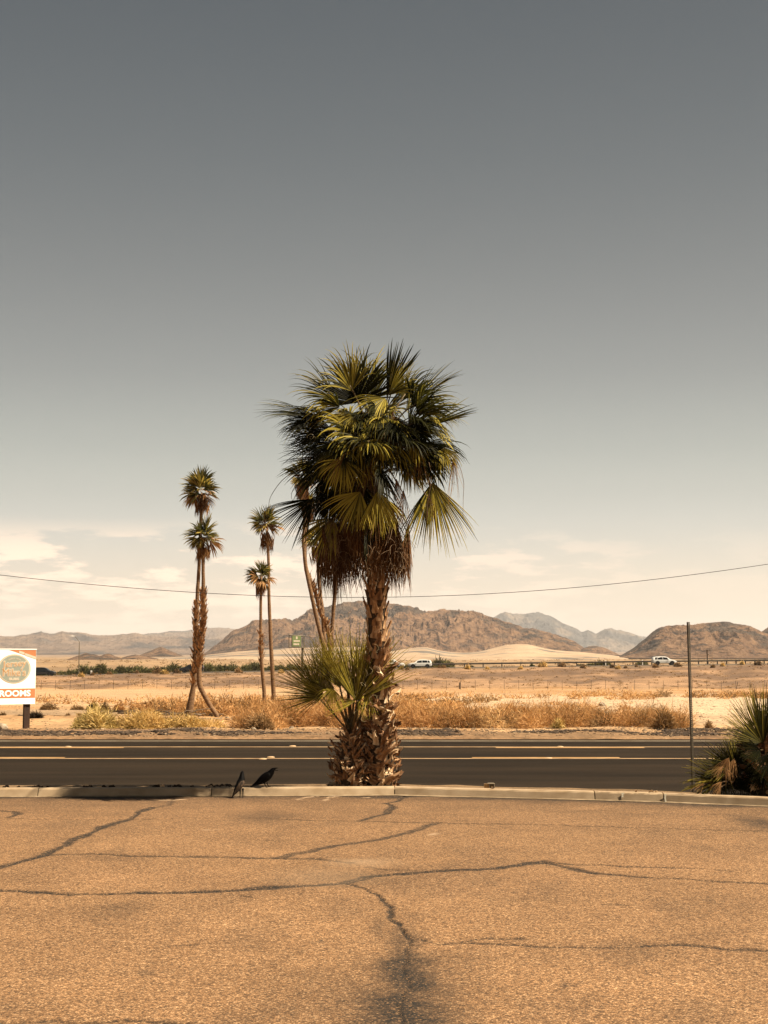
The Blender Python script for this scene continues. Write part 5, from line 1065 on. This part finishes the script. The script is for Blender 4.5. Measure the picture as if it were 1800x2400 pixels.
# amber block by the kerb
x = at(1147, 1850, 18.85).x; y = float(kerb_y(x)) + .2
bk = empty('valve_box', (x, y, .05), 'small amber brown block with a pale bracket poking above the kerb', 'box')
m_amb = MAT('amber_plastic', (.42, .22, .07), (.6, .34, .12), scale=20, rough=.5); m_pl = MAT('pale_metal', (.75, .62, .42), rough=.5)
MB().box((-.035, 0, .055), (.062, .06, .105)).build('block', m_amb, bk); MB().box((.03, 0, .055), (.055, .05, .1)).build('block', MAT('dark_amber', (.16, .1, .02), (.24, .15, .04), scale=20, rough=.5), bk)
mb = MB(); mb.box((.018, -.005, .112), (.078, .06, .008)); mb.box((.062, -.005, .056), (.008, .06, .112)); mb.build('bracket', m_pl, bk)

# ------------------------------------------------------------------ bare perforated post
m_galv = MAT('galvanised_steel', (.12, .095, .06), (.24, .19, .125), scale=14, rough=.5, spec=.5, bump=.0005)
PB, PT = np.array(at(1626, 1850, 18.95)), np.array(at(1613.5, 1454.5, 18.95)); PB[2] = .03
post = empty('sign_post', tuple(PB), 'tall bare perforated steel post with no sign beside the right-hand palm clump', 'post')
dirp = (PT - PB); Hh = np.linalg.norm(dirp); tilt = math.atan2(dirp[0], dirp[2]); post.rotation_euler = (0, tilt, math.radians(14))
mb = MB(); pitch_ = .0254; n = int(Hh / pitch_); hw, hr = .0105, .0052
for k in range(n):
    zc = (k + .5) * pitch_; ring = [(hr * math.cos(a), hr * math.sin(a)) for a in [math.pi / 8 + i * math.pi / 4 for i in range(8)]]
    outer = [(hw, pitch_ * .21), (hw * .42, pitch_ / 2), (-hw * .42, pitch_ / 2), (-hw, pitch_ * .21), (-hw, -pitch_ * .21), (-hw * .42, -pitch_ / 2), (hw * .42, -pitch_ / 2), (hw, -pitch_ * .21)]
    V = [(a, 0, zc + b) for a, b in ring] + [(a, 0, zc + b) for a, b in outer] + [(a, .003, zc + b) for a, b in ring]
    mb.add(V, [(i, 8 + i, 8 + (i + 1) % 8, (i + 1) % 8) for i in range(8)] + [(i, (i + 1) % 8, 16 + (i + 1) % 8, 16 + i) for i in range(8)])
    for sx in (1, -1):  # corners left by the octagon
        mb.add([(sx * hw, 0, zc + pitch_ * .21), (sx * hw, 0, zc + pitch_ / 2), (sx * hw * .42, 0, zc + pitch_ / 2)], [(0, 1, 2)]); mb.add([(sx * hw, 0, zc - pitch_ * .21), (sx * hw, 0, zc - pitch_ / 2), (sx * hw * .42, 0, zc - pitch_ / 2)], [(0, 1, 2)])
mb.build('perforated_web', m_galv, post)
for sx in (1, -1):
    mb = MB(); prof_ = [(hw, 0), (hw + .0065, .012), (hw + .0105, .012), (hw + .0105, .0145), (hw + .0045, .0145), (hw - .001, .003)]
    V = [(sx * a, b, z) for z in (0, n * pitch_) for a, b in prof_]; m_ = len(prof_)
    mb.add(V, [(i, (i + 1) % m_, m_ + (i + 1) % m_, m_ + i) for i in range(m_)] + [tuple(range(m_)), tuple(range(m_, 2 * m_))]); mb.build('flange', m_galv, post)

# ------------------------------------------------------------------ overhead cable
ctrl = [(-500, 1286), (-250, 1318), (0, 1346), (200, 1367), (480, 1391), (680, 1400), (900, 1401), (1200, 1389), (1500, 1358), (1800, 1321), (2150, 1268), (2600, 1185)]
pxs = np.arange(-500, 2601, 50); co = np.polyfit([c[0] for c in ctrl], [c[1] for c in ctrl], 4)
MB().tube([at(p, float(np.polyval(co, p)), 33.0) for p in pxs], .0062, 5).build('overhead_cable', MAT('black_cable', (.03, .026, .022), rough=.6), smooth=True, label='thin black cable sagging across the sky behind the palms', cat='cable')

# ------------------------------------------------------------------ road sign with the sandwich logo
def text_mesh(s, width, height, depth=.0, offset=.0, shear=0.0, res=3):
    cu = bpy.data.curves.new('t', 'FONT'); cu.body = s; cu.extrude = depth; cu.offset = offset; cu.shear = shear; cu.resolution_u = res
    o = bpy.data.objects.new('t', cu); COL.objects.link(o); bpy.context.view_layer.update()
    me = bpy.data.meshes.new_from_object(o.evaluated_get(bpy.context.evaluated_depsgraph_get())); COL.objects.unlink(o); bpy.data.objects.remove(o); bpy.data.curves.remove(cu)
    v = np.zeros(len(me.vertices) * 3, np.float32); me.vertices.foreach_get('co', v); v = v.reshape(-1, 3)
    mn, mx_ = v.min(0), v.max(0); v[:, 0] = ((v[:, 0] - (mn[0] + mx_[0]) / 2) / (mx_[0] - mn[0])) * width; v[:, 1] = ((v[:, 1] - (mn[1] + mx_[1]) / 2) / (mx_[1] - mn[1])) * height
    return me, v
def text(parent, s, u, h, width, height, mat, y, name='lettering', depth=.004, offset=0, warp=None, shear=0.0, rot=0.0):
    me, v = text_mesh(s, width, height, .5, offset, shear); zz = v[:, 2].copy(); zz = (zz - zz.min()) / max(1e-6, zz.max() - zz.min())
    X_, Z_ = v[:, 0].copy(), v[:, 1].copy()
    if warp: Z_ = Z_ + warp(X_)
    X_, Z_ = X_ * math.cos(rot) - Z_ * math.sin(rot), X_ * math.sin(rot) + Z_ * math.cos(rot)
    co_ = np.stack([u + X_, y - zz * depth, h + Z_], 1).astype(np.float32); me.vertices.foreach_set('co', co_.ravel()); me.materials.clear(); me.materials.append(mat); me.update(); me.name = name
    return obj(name, me, parent)
SYD = 39.6; AZ = math.radians(41)
pb = at(61, 1709, SYD); pbz = gz(pb.x, SYD)
sg = empty('roadside_sign', (pb.x, SYD, pbz), 'white roadside sign board with a green oval logo and the word ROOMS on a post', 'sign')
sg.rotation_euler = (0, 0, AZ)
m_wht = MAT('white_sign_board', (.83, .81, .76), rough=.5, k=1); m_or = MAT('orange_print', (.72, .26, .1), (.8, .32, .13), scale=3, rough=.5, k=.5); m_tl = MAT('grey_green_print', (.29, .31, .25), rough=.5, k=.72); m_crm = MAT('cream_print', (.9, .76, .58), rough=.5, k=.5)
m_gold = MAT('gold_print', (.85, .42, .13), rough=.5, k=.42); m_rust = MAT('rusty_post', (.035, .016, .008), (.12, .05, .02), scale=4, rough=.8, stretch=(1, 1, .3))
zt = at(88, 1523, SYD + .3).z - pbz; zb_ = at(87, 1649, SYD + .3).z - pbz; zc = (zt + zb_) / 2; SH = zt - zb_; pxm = SYD / F
yf = -.0865
def up(px):
    k_ = (px - 900) / F / (math.cos(PITCH) ** 1) * math.cos(PITCH); X0 = pb.x + .0865 * math.sin(AZ); Y0 = SYD - .0865 * math.cos(AZ)
    return (k_ * Y0 - X0) / (math.cos(AZ) - k_ * math.sin(AZ))
UR = up(88.5); W_ = 2.75; UL = UR - W_; UM = (UR + UL) / 2
MB().box((UM, -.06, zc), (W_, .05, SH)).build('board', m_wht, sg)
MB().box((UM, -.06, zt + .012), (W_ + .02, .07, .022)).build('board_frame', m_wht, sg)
for u in (0.0, UL + .5): MB().box((u, 0, (zb_ + .3) / 2 - .1), (.17, .07, zb_ + .5)).build('post', m_rust, sg)
yf = -.0865
def hp(py): return at(61, py, SYD).z - pbz
def flat(name, pts, mat, y): # printed shape
    pts = list(pts); n = len(pts); V = [(u, y, h) for u, h in pts] + [(u, y - .002, h) for u, h in pts]
    return MB().add(V, [tuple(range(n, 2 * n))] + [(i, (i + 1) % n, n + (i + 1) % n, n + i) for i in range(n)]).build(name, mat, sg)
hB1, hB0 = hp(1613.2), hp(1635.5)
flat('band', [(UL, hB0), (UR - .005, hB0), (UR - .005, hB1), (UL, hB1)], m_or, yf)
for t_, a_, b_ in (('ROOMS', 5, 77.5), ('REST', -66, -9)): text(sg, t_, (up(a_) + up(b_)) / 2, (hB0 + hB1) / 2, up(b_) - up(a_), .168, m_wht, yf - .0025, offset=.035)
flat('band', [(up(24), zt - .004), (up(60), hp(1535.2)), (UR - .005, hp(1541.5)), (UR - .005, zt - .004)], m_or, yf)
for u0, u1, h0_, h1_ in ((48.5, 61, 1525.2, 1529), (62.5, 89, 1530.5, 1539.5)):
    th_ = hp(0) - hp(5.2); flat('lettering', [(up(u0), hp(h0_) - th_), (min(up(u1), UR), hp(h1_) - th_), (min(up(u1), UR), hp(h1_)), (up(u0), hp(h0_))], m_crm, yf - .003)
ou, oh = up(38), hp(1567.5); ra, rb_ = up(38 + 38.5) - up(38), (hp(1533.5) - hp(1601.5)) / 2
ell = lambda k: [(ou + ra * k * math.cos(a), oh + rb_ * (k + (1 - k) * .25) * math.sin(a)) for a in np.linspace(0, 2 * math.pi, 40, endpoint=False)]
flat('logo_ring', ell(1.0), m_gold, yf - .001); flat('logo_ring', ell(.975), m_crm, yf - .0032); flat('logo_oval', ell(.9), m_tl, yf - .0054)
arc = lambda X_: -.09 * (X_ / .3) ** 2
text(sg, 'SINCE 1956', ou, hp(1543.5), ra * .74, .034, m_crm, yf - .0076, offset=.03, warp=lambda X_: -.05 * (X_ / (ra * .4)) ** 2)
for s, hh, wd, ht, ww in (('Jersey', hp(1557.5), ra * 1.42, .215, 0), ("Mike's", hp(1575.5), ra * 1.36, .2, 1)):
    wp = (lambda X_: .02 * (X_ / .3)) if ww == 0 else (lambda X_: .0 * X_)
    text(sg, s, ou - .0, hh, wd * 1.05, ht * 1.12, m_crm, yf - .0078, offset=.05, warp=wp); text(sg, s, ou, hh, wd, ht * .93, m_gold, yf - .0125, offset=-.012, warp=wp)
text(sg, 'SUBS', ou, hp(1591), ra * .62, .07, m_crm, yf - .0078, offset=.06)

# ------------------------------------------------------------------ distant green billboard
BY = 232; bp_ = at(711, 1518, BY); bz = gz(bp_.x, BY)
bb = empty('billboard', (bp_.x, BY, bz), 'small green billboard on a single post far behind the young palm', 'billboard')
bb.rotation_euler = (0, 0, .45); q = BY / F * 1.1; hh = lambda py: at(711, py, BY).z - bz
m_bg = MAT('green_billboard', (.13, .17, .06), (.17, .21, .085), scale=1, rough=.6, k=.8); m_fr = MAT('billboard_frame', (.3, .24, .15), rough=.7)
MB().box(((695 - 711) * q, -.06, (hh(1490.5) + hh(1515)) / 2), (20 * q, .1, hh(1490.5) - hh(1515))).build('panel', m_bg, bb)
for dx, py0, py1 in ((-32.5, 1488.5, 1516.5), (-26, 1488.5, 1516.5), (-6, 1490, 1517), (2, 1491.5, 1518)): MB().box((dx * q, .06, (hh(py0) + hh(py1)) / 2), (.09, .09, hh(py0) - hh(py1))).build('frame_bar', m_fr, bb)
for a, b in ((1488.5, 1491.5), (1516.5, 1518.3)):
    mb = MB(); mb.tube([(-33 * q, -.02, hh(a)), (3.5 * q, -.02, hh(b))], .09, 4); mb.build('frame_bar', m_fr, bb)
MB().tube([(-.8 * q, .2, -.3), (-.8 * q, .2, hh(1518))], .19, 8).build('post', m_fr, bb)
for u, w_, py, ht in ((695, 3.6, 1495, 5.5), (695, 14, 1502.5, 3.2), (694, 13, 1510, 3.4)): MB().box(((u - 711) * q, -.115, hh(py)), (w_ * q, .01, ht * q)).build('lettering', m_crm, bb)

# ------------------------------------------------------------------ freeway furniture
fz1 = lambda x: float(fwz(x)) + .055
m_rail = MAT('weathered_rail', (.1, .07, .045), (.19, .135, .085), scale=2, rough=.7)
gr = empty('guardrail', (px_x(1000, 300), 301.5, fz1(px_x(1000, 300))), 'long dark guardrail on posts along the far side of the freeway', 'guardrail')
xs_ = np.linspace(px_x(1000, 301.5), 132, 60); V = []
o3 = np.array(gr.location)
for x in xs_:
    zz = fz1(x) + .72
    V += [np.array([x, 301.4, zz - .16]) - o3, np.array([x, 301.33, zz - .08]) - o3, np.array([x, 301.4, zz]) - o3, np.array([x, 301.33, zz + .08]) - o3, np.array([x, 301.4, zz + .16]) - o3]
MB().add(V, [(5*i+j, 5*i+5+j, 5*i+6+j, 5*i+1+j) for i in range(59) for j in range(4)]).build('rail', m_rail, gr)
pm = MB().box((0, 0, .3), (.2, .2, 1.2)); pmesh = None
k = 0
x = px_x(1000, 301.5)
while x < 131:
    if pmesh is None: po = pm.build('post', m_rail, gr); pmesh = po.data
    else: po = obj('post', pmesh, gr)
    po.location = np.array([x, 301.55, fz1(x)]) - o3; x += 3.8 if x < 60 else 1.9
# fence on the near side
m_wire = MAT('fence_wire', (.25, .17, .1), rough=.6); m_fp = MAT('fence_post', (.14, .085, .05), rough=.7)
FY = 190; fpx = [v for v in np.arange(68, 1830, 33.7)]; x0 = px_x(fpx[0], FY)
fe = empty('wire_fence', (x0, FY, gz(x0, FY)), 'thin wire fence on slender posts below the freeway bank', 'fence'); o4 = np.array(fe.location); fm = None; tops = []
for i, p_ in enumerate(fpx):
    x = px_x(p_, FY); z = gz(x, FY); ln = rs(i).randn() * .02
    if fm is None: po = MB().tube([(0, 0, -.2), (0, 0, 1.22)], .022, 5).build('post', m_fp, fe); fm = po.data
    else: po = obj('post', fm, fe)
    po.location = np.array([x, FY, z]) - o4; po.rotation_euler = (0, ln, 0); tops.append(np.array([x, FY, z]) - o4)
for h_ in (.3, .6, .9, 1.17): MB().tube([t_ + np.array([0, 0, h_]) for t_ in tops], .005, 4).build('wire', m_wire, fe)
x = px_x(1076.5, 198); MB().tube([(0, 0, -.2), (0, 0, gz(x, 198) * 0 + .86)], .09, 6).build('marker_post', m_fp, loc=(x, 198, gz(x, 198)), label='short thick dark post standing behind the wire fence', cat='post')
x = px_x(1719, 205); MB().tube([(0, 0, -.1), (.28, 0, 1.0)], .035, 5).build('leaning_stake', m_fp, loc=(x, 205, gz(x, 205)), label='thin stake leaning right on the bank, right of the bare post', cat='stake')
x = px_x(218, 307); z = gz(x, 307); mb = MB(); mb.box((0, 0, .45), (.32, .1, 1.0)); mb.build('marker_post', m_wht, loc=(x, 307, z), label='small white marker post beside the freeway near the street lamp', cat='marker')
for px, h_ in ((1417, .8), (1503, .8), (1612, .7)):
    x = px_x(px, 309); MB().box((0, 0, h_ / 2), (.16, .08, h_ + .4)).build('marker_post', m_wht, loc=(x, 309, gz(x, 309) + .4), label='thin white roadside marker beyond the guardrail', cat='marker', group='white markers beyond the guardrail')
# street lamp
x = px_x(188.7, 307.5); z = gz(x, 307.5); q = 307.5 / F; top_ = at(188.7, 1504, 307.5).z - z
sl = empty('street_lamp', (x, 307.5, z), 'slender street lamp with its arm reaching left beside the freeway', 'street lamp')
MB().tube([(0, 0, -.3), (0, 0, top_)], [.11, .07], 8).build('pole', m_fr, sl); aw = -12 * q; az_ = 13 * q
MB().tube([(0, 0, top_ - .05), (-.3, 0, top_ + .3), (aw * .55, 0, top_ + az_ * .65), (aw, 0, top_ + az_)], .05, 6).build('arm', m_fr, sl)
MB().tube([(aw + .1, 0, top_ + az_ - .02), (aw - .35, 0, top_ + az_ + .02), (aw - .95, 0, top_ + az_ - .02)], [.06, .13, .05], 8, squash=.5).build('lamp_head', m_wht, sl)
MB().tube([(aw - .6, 0, top_ + az_), (-20 * q - .2, 0, top_ + az_ + .02)], .03, 5).build('arm', m_fr, sl)
# pole with short arm on the right
x = px_x(1654, 306); z = gz(x, 306); q = 306 / F; t_ = at(1654, 1523.5, 306).z - z
ul = empty('utility_pole', (x, 306, z), 'short dark pole with a small side arm beyond the guardrail', 'pole')
MB().tube([(0, 0, -.2), (0, 0, t_)], .13, 8).build('pole', m_fp, ul); MB().tube([(0, 0, t_ - .05), (.25, 0, t_ - .02), (.7, 0, t_ - .1)], .06, 5).build('arm', m_fp, ul)
MB().tube([(-.0, -.12, t_ * .68), (.3, -.12, t_ * .72)], .06, 5).build('bracket', m_fp, ul)
# distant cars
m_cw = MAT('white_car_paint', (.82, .8, .75), rough=.25, spec=.6, k=.72); m_ck = MAT('black_car_paint', (.012, .013, .015), rough=.2, spec=.6); m_glass = MAT('tinted_glass', (.012, .013, .014), rough=.08, spec=.8)
m_tyre = MAT('tyre_rubber', (.012, .012, .012), rough=.8); m_rim = MAT('alloy_rim', (.1, .1, .11), rough=.35, metal=.6); m_lamp = MAT('lamp_lens', (.6, .55, .5), rough=.1, spec=.8); m_tail = MAT('tail_lens', (.3, .02, .015), rough=.2, spec=.6); m_sill = MAT('grey_cladding', (.07, .065, .06), rough=.7)
def car(px, Yc, dirn, paint_, label, kind='suv', bed=False):
    x = px_x(px, Yc); root = empty('pickup_truck' if bed else 'car', (x, Yc, fz1(x)), label, 'pickup truck' if bed else 'car', 'vehicles on the freeway'); root.rotation_euler = (0, -.004, 0 if dirn > 0 else math.pi)
    # stations: x, z sill, z belt, z top, half width, half width at roof
    if bed: st = [(-2.85,.62,1.05,1.08,.93,.9),(-2.8,.5,1.12,1.14,.97,.93),(-.95,.45,1.14,1.16,.98,.94),(-.9,.45,1.15,1.70,.98,.74),(-.7,.45,1.16,1.84,.98,.74),(.75,.45,1.16,1.84,.98,.74),(1.1,.45,1.16,1.62,.98,.76),(1.55,.45,1.15,1.2,.98,.86),(2.3,.48,1.1,1.14,.96,.84),(2.7,.5,1.0,1.03,.9,.8),(2.8,.6,.85,.88,.82,.75)]
    else: st = [(-2.32,.62,.95,.98,.8,.72),(-2.28,.5,1.02,1.15,.9,.72),(-2.18,.4,1.05,1.48,.93,.68),(-1.9,.35,1.05,1.62,.94,.66),(-.9,.33,1.04,1.70,.95,.68),(.1,.33,1.03,1.68,.95,.68),(.55,.33,1.02,1.56,.95,.7),(1.2,.34,1.0,1.08,.95,.8),(1.9,.38,.93,.97,.92,.78),(2.25,.45,.78,.82,.84,.7),(2.36,.55,.66,.68,.74,.62)]
    V = []; 
    for (a, zs, zb2, zt2, hw2, hr2) in st:
        mid_ = (zs + zb2) / 2
        for sx in (1, -1):
            pass
        V += [(a, -hw2 * .9, zs), (a, -hw2, zs + .12), (a, -hw2, mid_ + .1), (a, -hw2 * .965, zb2), (a, -hr2, zt2 - .03), (a, -hr2 * .8, zt2), (a, hr2 * .8, zt2), (a, hr2, zt2 - .03), (a, hw2 * .965, zb2), (a, hw2, mid_ + .1), (a, hw2, zs + .12), (a, hw2 * .9, zs)]
    m_ = 12; n = len(st)
    MB().add(V, [(i*m_+j, i*m_+(j+1)%m_, (i+1)*m_+(j+1)%m_, (i+1)*m_+j) for i in range(n-1) for j in range(m_)] + [tuple(range(m_)), tuple(range((n-1)*m_, n*m_))]).build('body', paint_, root, smooth=False)
    gi = (4, 6) if bed else (3, 6)
    for sx in (-1, 1):
        ws = [(-.62, .32), (.38, 1.0)] if bed else [(-1.95, -1.5), (-1.42, -.42), (-.34, .5)]
        for a0, a1 in ws:
            def sp2(a, t):
                zb3 = np.interp(a, [s[0] for s in st], [s[2] for s in st]); zt3 = np.interp(a, [s[0] for s in st], [s[3] for s in st]) - .03
                w0 = np.interp(a, [s[0] for s in st], [s[4] for s in st]) * .965; w1 = np.interp(a, [s[0] for s in st], [s[5] for s in st]); return (a, sx * (w0 + (w1 - w0) * t + .012), zb3 + (zt3 - zb3) * t)
            tb, tt2 = (.08, .84)
            b1 = a1 + (.22 if a1 > .45 else 0)
            MB().add([sp2(a0, tb), sp2(b1, tb), sp2(a1, tt2), sp2(a0 + (.12 if a0 < -1.8 else 0), tt2)], [(0, 1, 2, 3)]).build('side_window', m_glass, root)
        for wx_ in ((-1.75, 1.85) if bed else (-1.42, 1.42)):
            rw = .42 if bed else .38; MB().tube([(wx_, sx * (hwm := .90) - .13 * sx, rw), (wx_, sx * .97, rw)], rw, 18).build('wheel', m_tyre, root)
            MB().tube([(wx_, sx * .965, rw), (wx_, sx * .985, rw)], rw * .58, 12).build('rim', m_rim, root)
            aa = np.linspace(0, math.pi, 10); Vv = [(wx_ + (rw + .09) * math.cos(t), sx * .958, rw + (rw + .09) * math.sin(t)) for t in aa] + [(wx_ + (rw - .02) * math.cos(t), sx * .962, rw + (rw - .02) * math.sin(t)) for t in aa]
            MB().add(Vv, [(i, i + 1, 11 + i, 10 + i) for i in range(9)]).build('wheel_arch', m_sill, root)
        fx = st[-2][0]; MB().box((fx - .05, sx * .66, .83 if not bed else .98), (.22, .26, .13)).build('headlight', m_lamp, root)
        bx_ = st[1][0]; MB().box((bx_ - .01, sx * .78, .98), (.1, .2, .2)).build('tail_light', m_tail, root)
        MB().box((.72 if not bed else 1.12, sx * 1.03, 1.08 if not bed else 1.22), (.12, .16, .13)).build('mirror', paint_, root)
    a0, a1 = (1.06, 1.5) if bed else (.58, 1.18)
    def rf(a, k): 
        w1 = np.interp(a, [s[0] for s in st], [s[5] for s in st]) * .9; return (a, k * w1, np.interp(a, [s[0] for s in st], [s[3] for s in st]) + .012)
    MB().add([rf(a0, -1), rf(a1, -1), rf(a1, 1), rf(a0, 1)], [(0, 1, 2, 3)]).build('windscreen', m_glass, root)
    MB().box((0, 0, .36 if not bed else .46), (2.1, 1.84, .1)).build('sill', m_sill, root)
    return root
car(1553, 291, 1, m_cw, 'white SUV on the freeway just left of the bare post')
car(984, 294, -1, m_cw, 'white SUV on the freeway facing left, behind the pickup truck')
car(915, 288, 1, m_cw, 'white pickup truck on the freeway, half hidden by the big palm trunk', bed=True)
car(106, 289, 1, m_ck, 'black SUV on the freeway emerging from behind the white sign')
car(452, 290, -1, m_ck, 'black car on the freeway behind the twin palm trunks')

# ------------------------------------------------------------------ crows
m_crow = MAT('crow_feathers', (.006, .0055, .006), (.012, .010, .009), scale=30, rough=.6, spec=.05, bump=.002, bscale=120)
m_sheen = MAT('painted_sheen_feathers', (.02, .014, .009), (.16, .1, .06), scale=40, rough=.75, spec=.1, bump=.003, bscale=60, stretch=(1, 1, .3))  # brown tones put the wing's sunlit gloss into the colour
def loft(parent, st, mat, name, n=12, sub=3):
    "rings (centre, radius up/down, radius sideways) smoothed into one body"
    C_ = np.array([s[0] for s in st], float); A = np.array([s[1] for s in st], float); B = np.array([s[2] for s in st], float)
    t = np.linspace(0, len(st) - 1, (len(st) - 1) * sub + 1); i = np.arange(len(st))
    C2 = np.stack([np.interp(t, i, C_[:, c]) for c in range(3)], 1); A2, B2 = np.interp(t, i, A), np.interp(t, i, B)
    for _ in range(2):
        for q_ in (C2, A2, B2): q_[1:-1] = (q_[:-2] + 2 * q_[1:-1] + q_[2:]) / 4
    T = nrm(np.gradient(C2, axis=0)); V = []
    for p, tt_, a, b in zip(C2, T, A2, B2):
        sd = nrm(np.cross(tt_, [0, 0, 1.0])) if abs(tt_[2]) < .97 else np.array([0, 1., 0]); sd = SIDE if SIDE is not None else sd; up_ = nrm(np.cross(sd, tt_))
        V += [p + up_ * a * math.cos(2 * math.pi * j / n) + sd * b * math.sin(2 * math.pi * j / n) for j in range(n)]
    k = len(C2); Fq = [(i_ * n + j, i_ * n + (j + 1) % n, (i_ + 1) * n + (j + 1) % n, (i_ + 1) * n + j) for i_ in range(k - 1) for j in range(n)]
    return MB().add(V, Fq + [tuple(range(n))[::-1], tuple((k - 1) * n + j for j in range(n))]).build(name, mat, parent, smooth=True)
# crow on the kerb, side on, calling to the right
KT = KH; x = at(622, 1845, 19.1).x; yk = float(kerb_y(x)) + .08; s = yk / F / 11.85
c1 = empty('crow', (x, yk, KT), 'black crow calling with open beak, standing on the kerb in profile', 'bird', 'crows beside the kerb')
zx = lambda zx_, zy_, y=0.0: (((540 + zx_ / 11.85) - 622) * yk / F, y, (778 - zy_) * s)
SIDE = np.array([0, 1., 0])
R_ = lambda v: v * s
loft(c1, [(zx(578,768), R_(8), R_(22)), (zx(640,745), R_(26), R_(38)), (zx(720,700), R_(44), R_(48)), (zx(790,660), R_(70), R_(75)), (zx(870,600), R_(105), R_(105)), (zx(960,540), R_(125), R_(125)), (zx(1050,480), R_(125), R_(120)), (zx(1120,420), R_(100), R_(92)),
          (zx(1165,360), R_(78), R_(68)), (zx(1195,310), R_(60), R_(52)), (zx(1222,285), R_(42), R_(40)), (zx(1250,274), R_(24), R_(22)), (zx(1290,262), R_(16), R_(14)), (zx(1352,258), R_(4), R_(4))], m_crow, 'body')
loft(c1, [(zx(1225,312), R_(16), R_(16)), (zx(1280,318), R_(12), R_(11)), (zx(1352,330), R_(4), R_(4))], m_crow, 'lower_beak', n=8)
for sy in (-1, 1):
    loft(c1, [(zx(640,735,sy*R_(40)), R_(10), R_(8)), (zx(760,660,sy*R_(84)), R_(46), R_(10)), (zx(900,570,sy*R_(116)), R_(84), R_(14)), (zx(1040,470,sy*R_(116)), R_(82), R_(14)), (zx(1120,410,sy*R_(90)), R_(34), R_(10))], m_crow, 'wing')
    lx = 0 if sy < 0 else 60
    mb = MB(); hip, knee, foot = np.array(zx(975 + lx, 660, sy * R_(45))), np.array(zx(985 + lx, 700, sy * R_(48))), np.array(zx(1030 + lx * 1.1, 775, sy * R_(48)))
    mb.tube([hip, knee, foot], [R_(24), R_(13), R_(7)], 6); 
    for dx_, dy_ in ((40, 0), (34, 16), (34, -16), (-30, 0)): mb.tube([foot, foot + np.array([R_(dx_), R_(dy_), R_(2)])], [R_(6), R_(3)], 4)
    mb.build('leg', m_crow, c1, smooth=True)
MB().add([(0,0,0)], []) if False else None
e_ = zx(1205, 292, -R_(50)); loft(c1, [(e_ - np.array([R_(6),0,0]), R_(2), R_(2)), (e_, R_(7), R_(3)), (e_ + np.array([R_(6),0,0]), R_(2), R_(2))], m_glass, 'eye', n=6)
# crow on the asphalt, seen from behind
x = at(566, 1869, 18.85).x; yk = on(566, 1869.5, 0).y; s = yk / F / 11.85
c2 = empty('crow', (x, yk, 0), 'black crow seen from behind with painted wing sheen, standing on the asphalt', 'bird', 'crows beside the kerb')
zx = lambda zx_, zy_, y=0.0: (((540 + zx_ / 11.85) - 566) * yk / F, y, (1048 - zy_) * s)
SIDE = np.array([0, 1., 0])
loft(c2, [(zx(92,1036,-.10), R_(6), R_(6)), (zx(140,950,-.085), R_(26), R_(14)), (zx(205,850,-.065), R_(60), R_(30)), (zx(262,750,-.04), R_(92), R_(60)), (zx(312,650,-.015), R_(112), R_(88)), (zx(335,570,.01), R_(100), R_(92)), (zx(340,500,.025), R_(76), R_(80)),
          (zx(345,430,.035), R_(60), R_(64)), (zx(345,380,.045), R_(48), R_(52)), (zx(345,345,.055), R_(30), R_(34)), (zx(347,328,.06), R_(8), R_(8))], m_crow, 'body')
loft(c2, [(zx(100,1028,-.12), R_(4), R_(4)), (zx(190,900,-.115), R_(34), R_(8)), (zx(280,780,-.11), R_(66), R_(14)), (zx(345,680,-.10), R_(76), R_(14)), (zx(395,610,-.075), R_(52), R_(12)), (zx(425,575,-.05), R_(12), R_(6))], m_sheen, 'wing')
loft(c2, [(zx(130,960,-.09), R_(10), R_(6)), (zx(190,790,-.06), R_(40), R_(10)), (zx(240,680,-.03), R_(46), R_(12)), (zx(270,580,.0), R_(20), R_(8))], m_crow, 'wing')
loft(c2, [(zx(345,385,.10), R_(14), R_(14)), (zx(350,395,.13), R_(10), R_(10)), (zx(352,410,.16), R_(2), R_(2))], m_crow, 'beak', n=8)
for lx in (300, 378):
    mb = MB(); foot = np.array(zx(lx, 1040, .0)); mb.tube([np.array(zx(lx, 800, 0)), np.array(zx(lx + 6, 900, -.01)), foot], [R_(34), R_(15), R_(9)], 6)
    for a in (-.6, 0, .6, math.pi): mb.tube([foot, foot + np.array([math.sin(a) * R_(40), math.cos(a) * R_(40), 0])], [R_(7), R_(3)], 4)
    mb.build('leg', m_crow, c2, smooth=True)
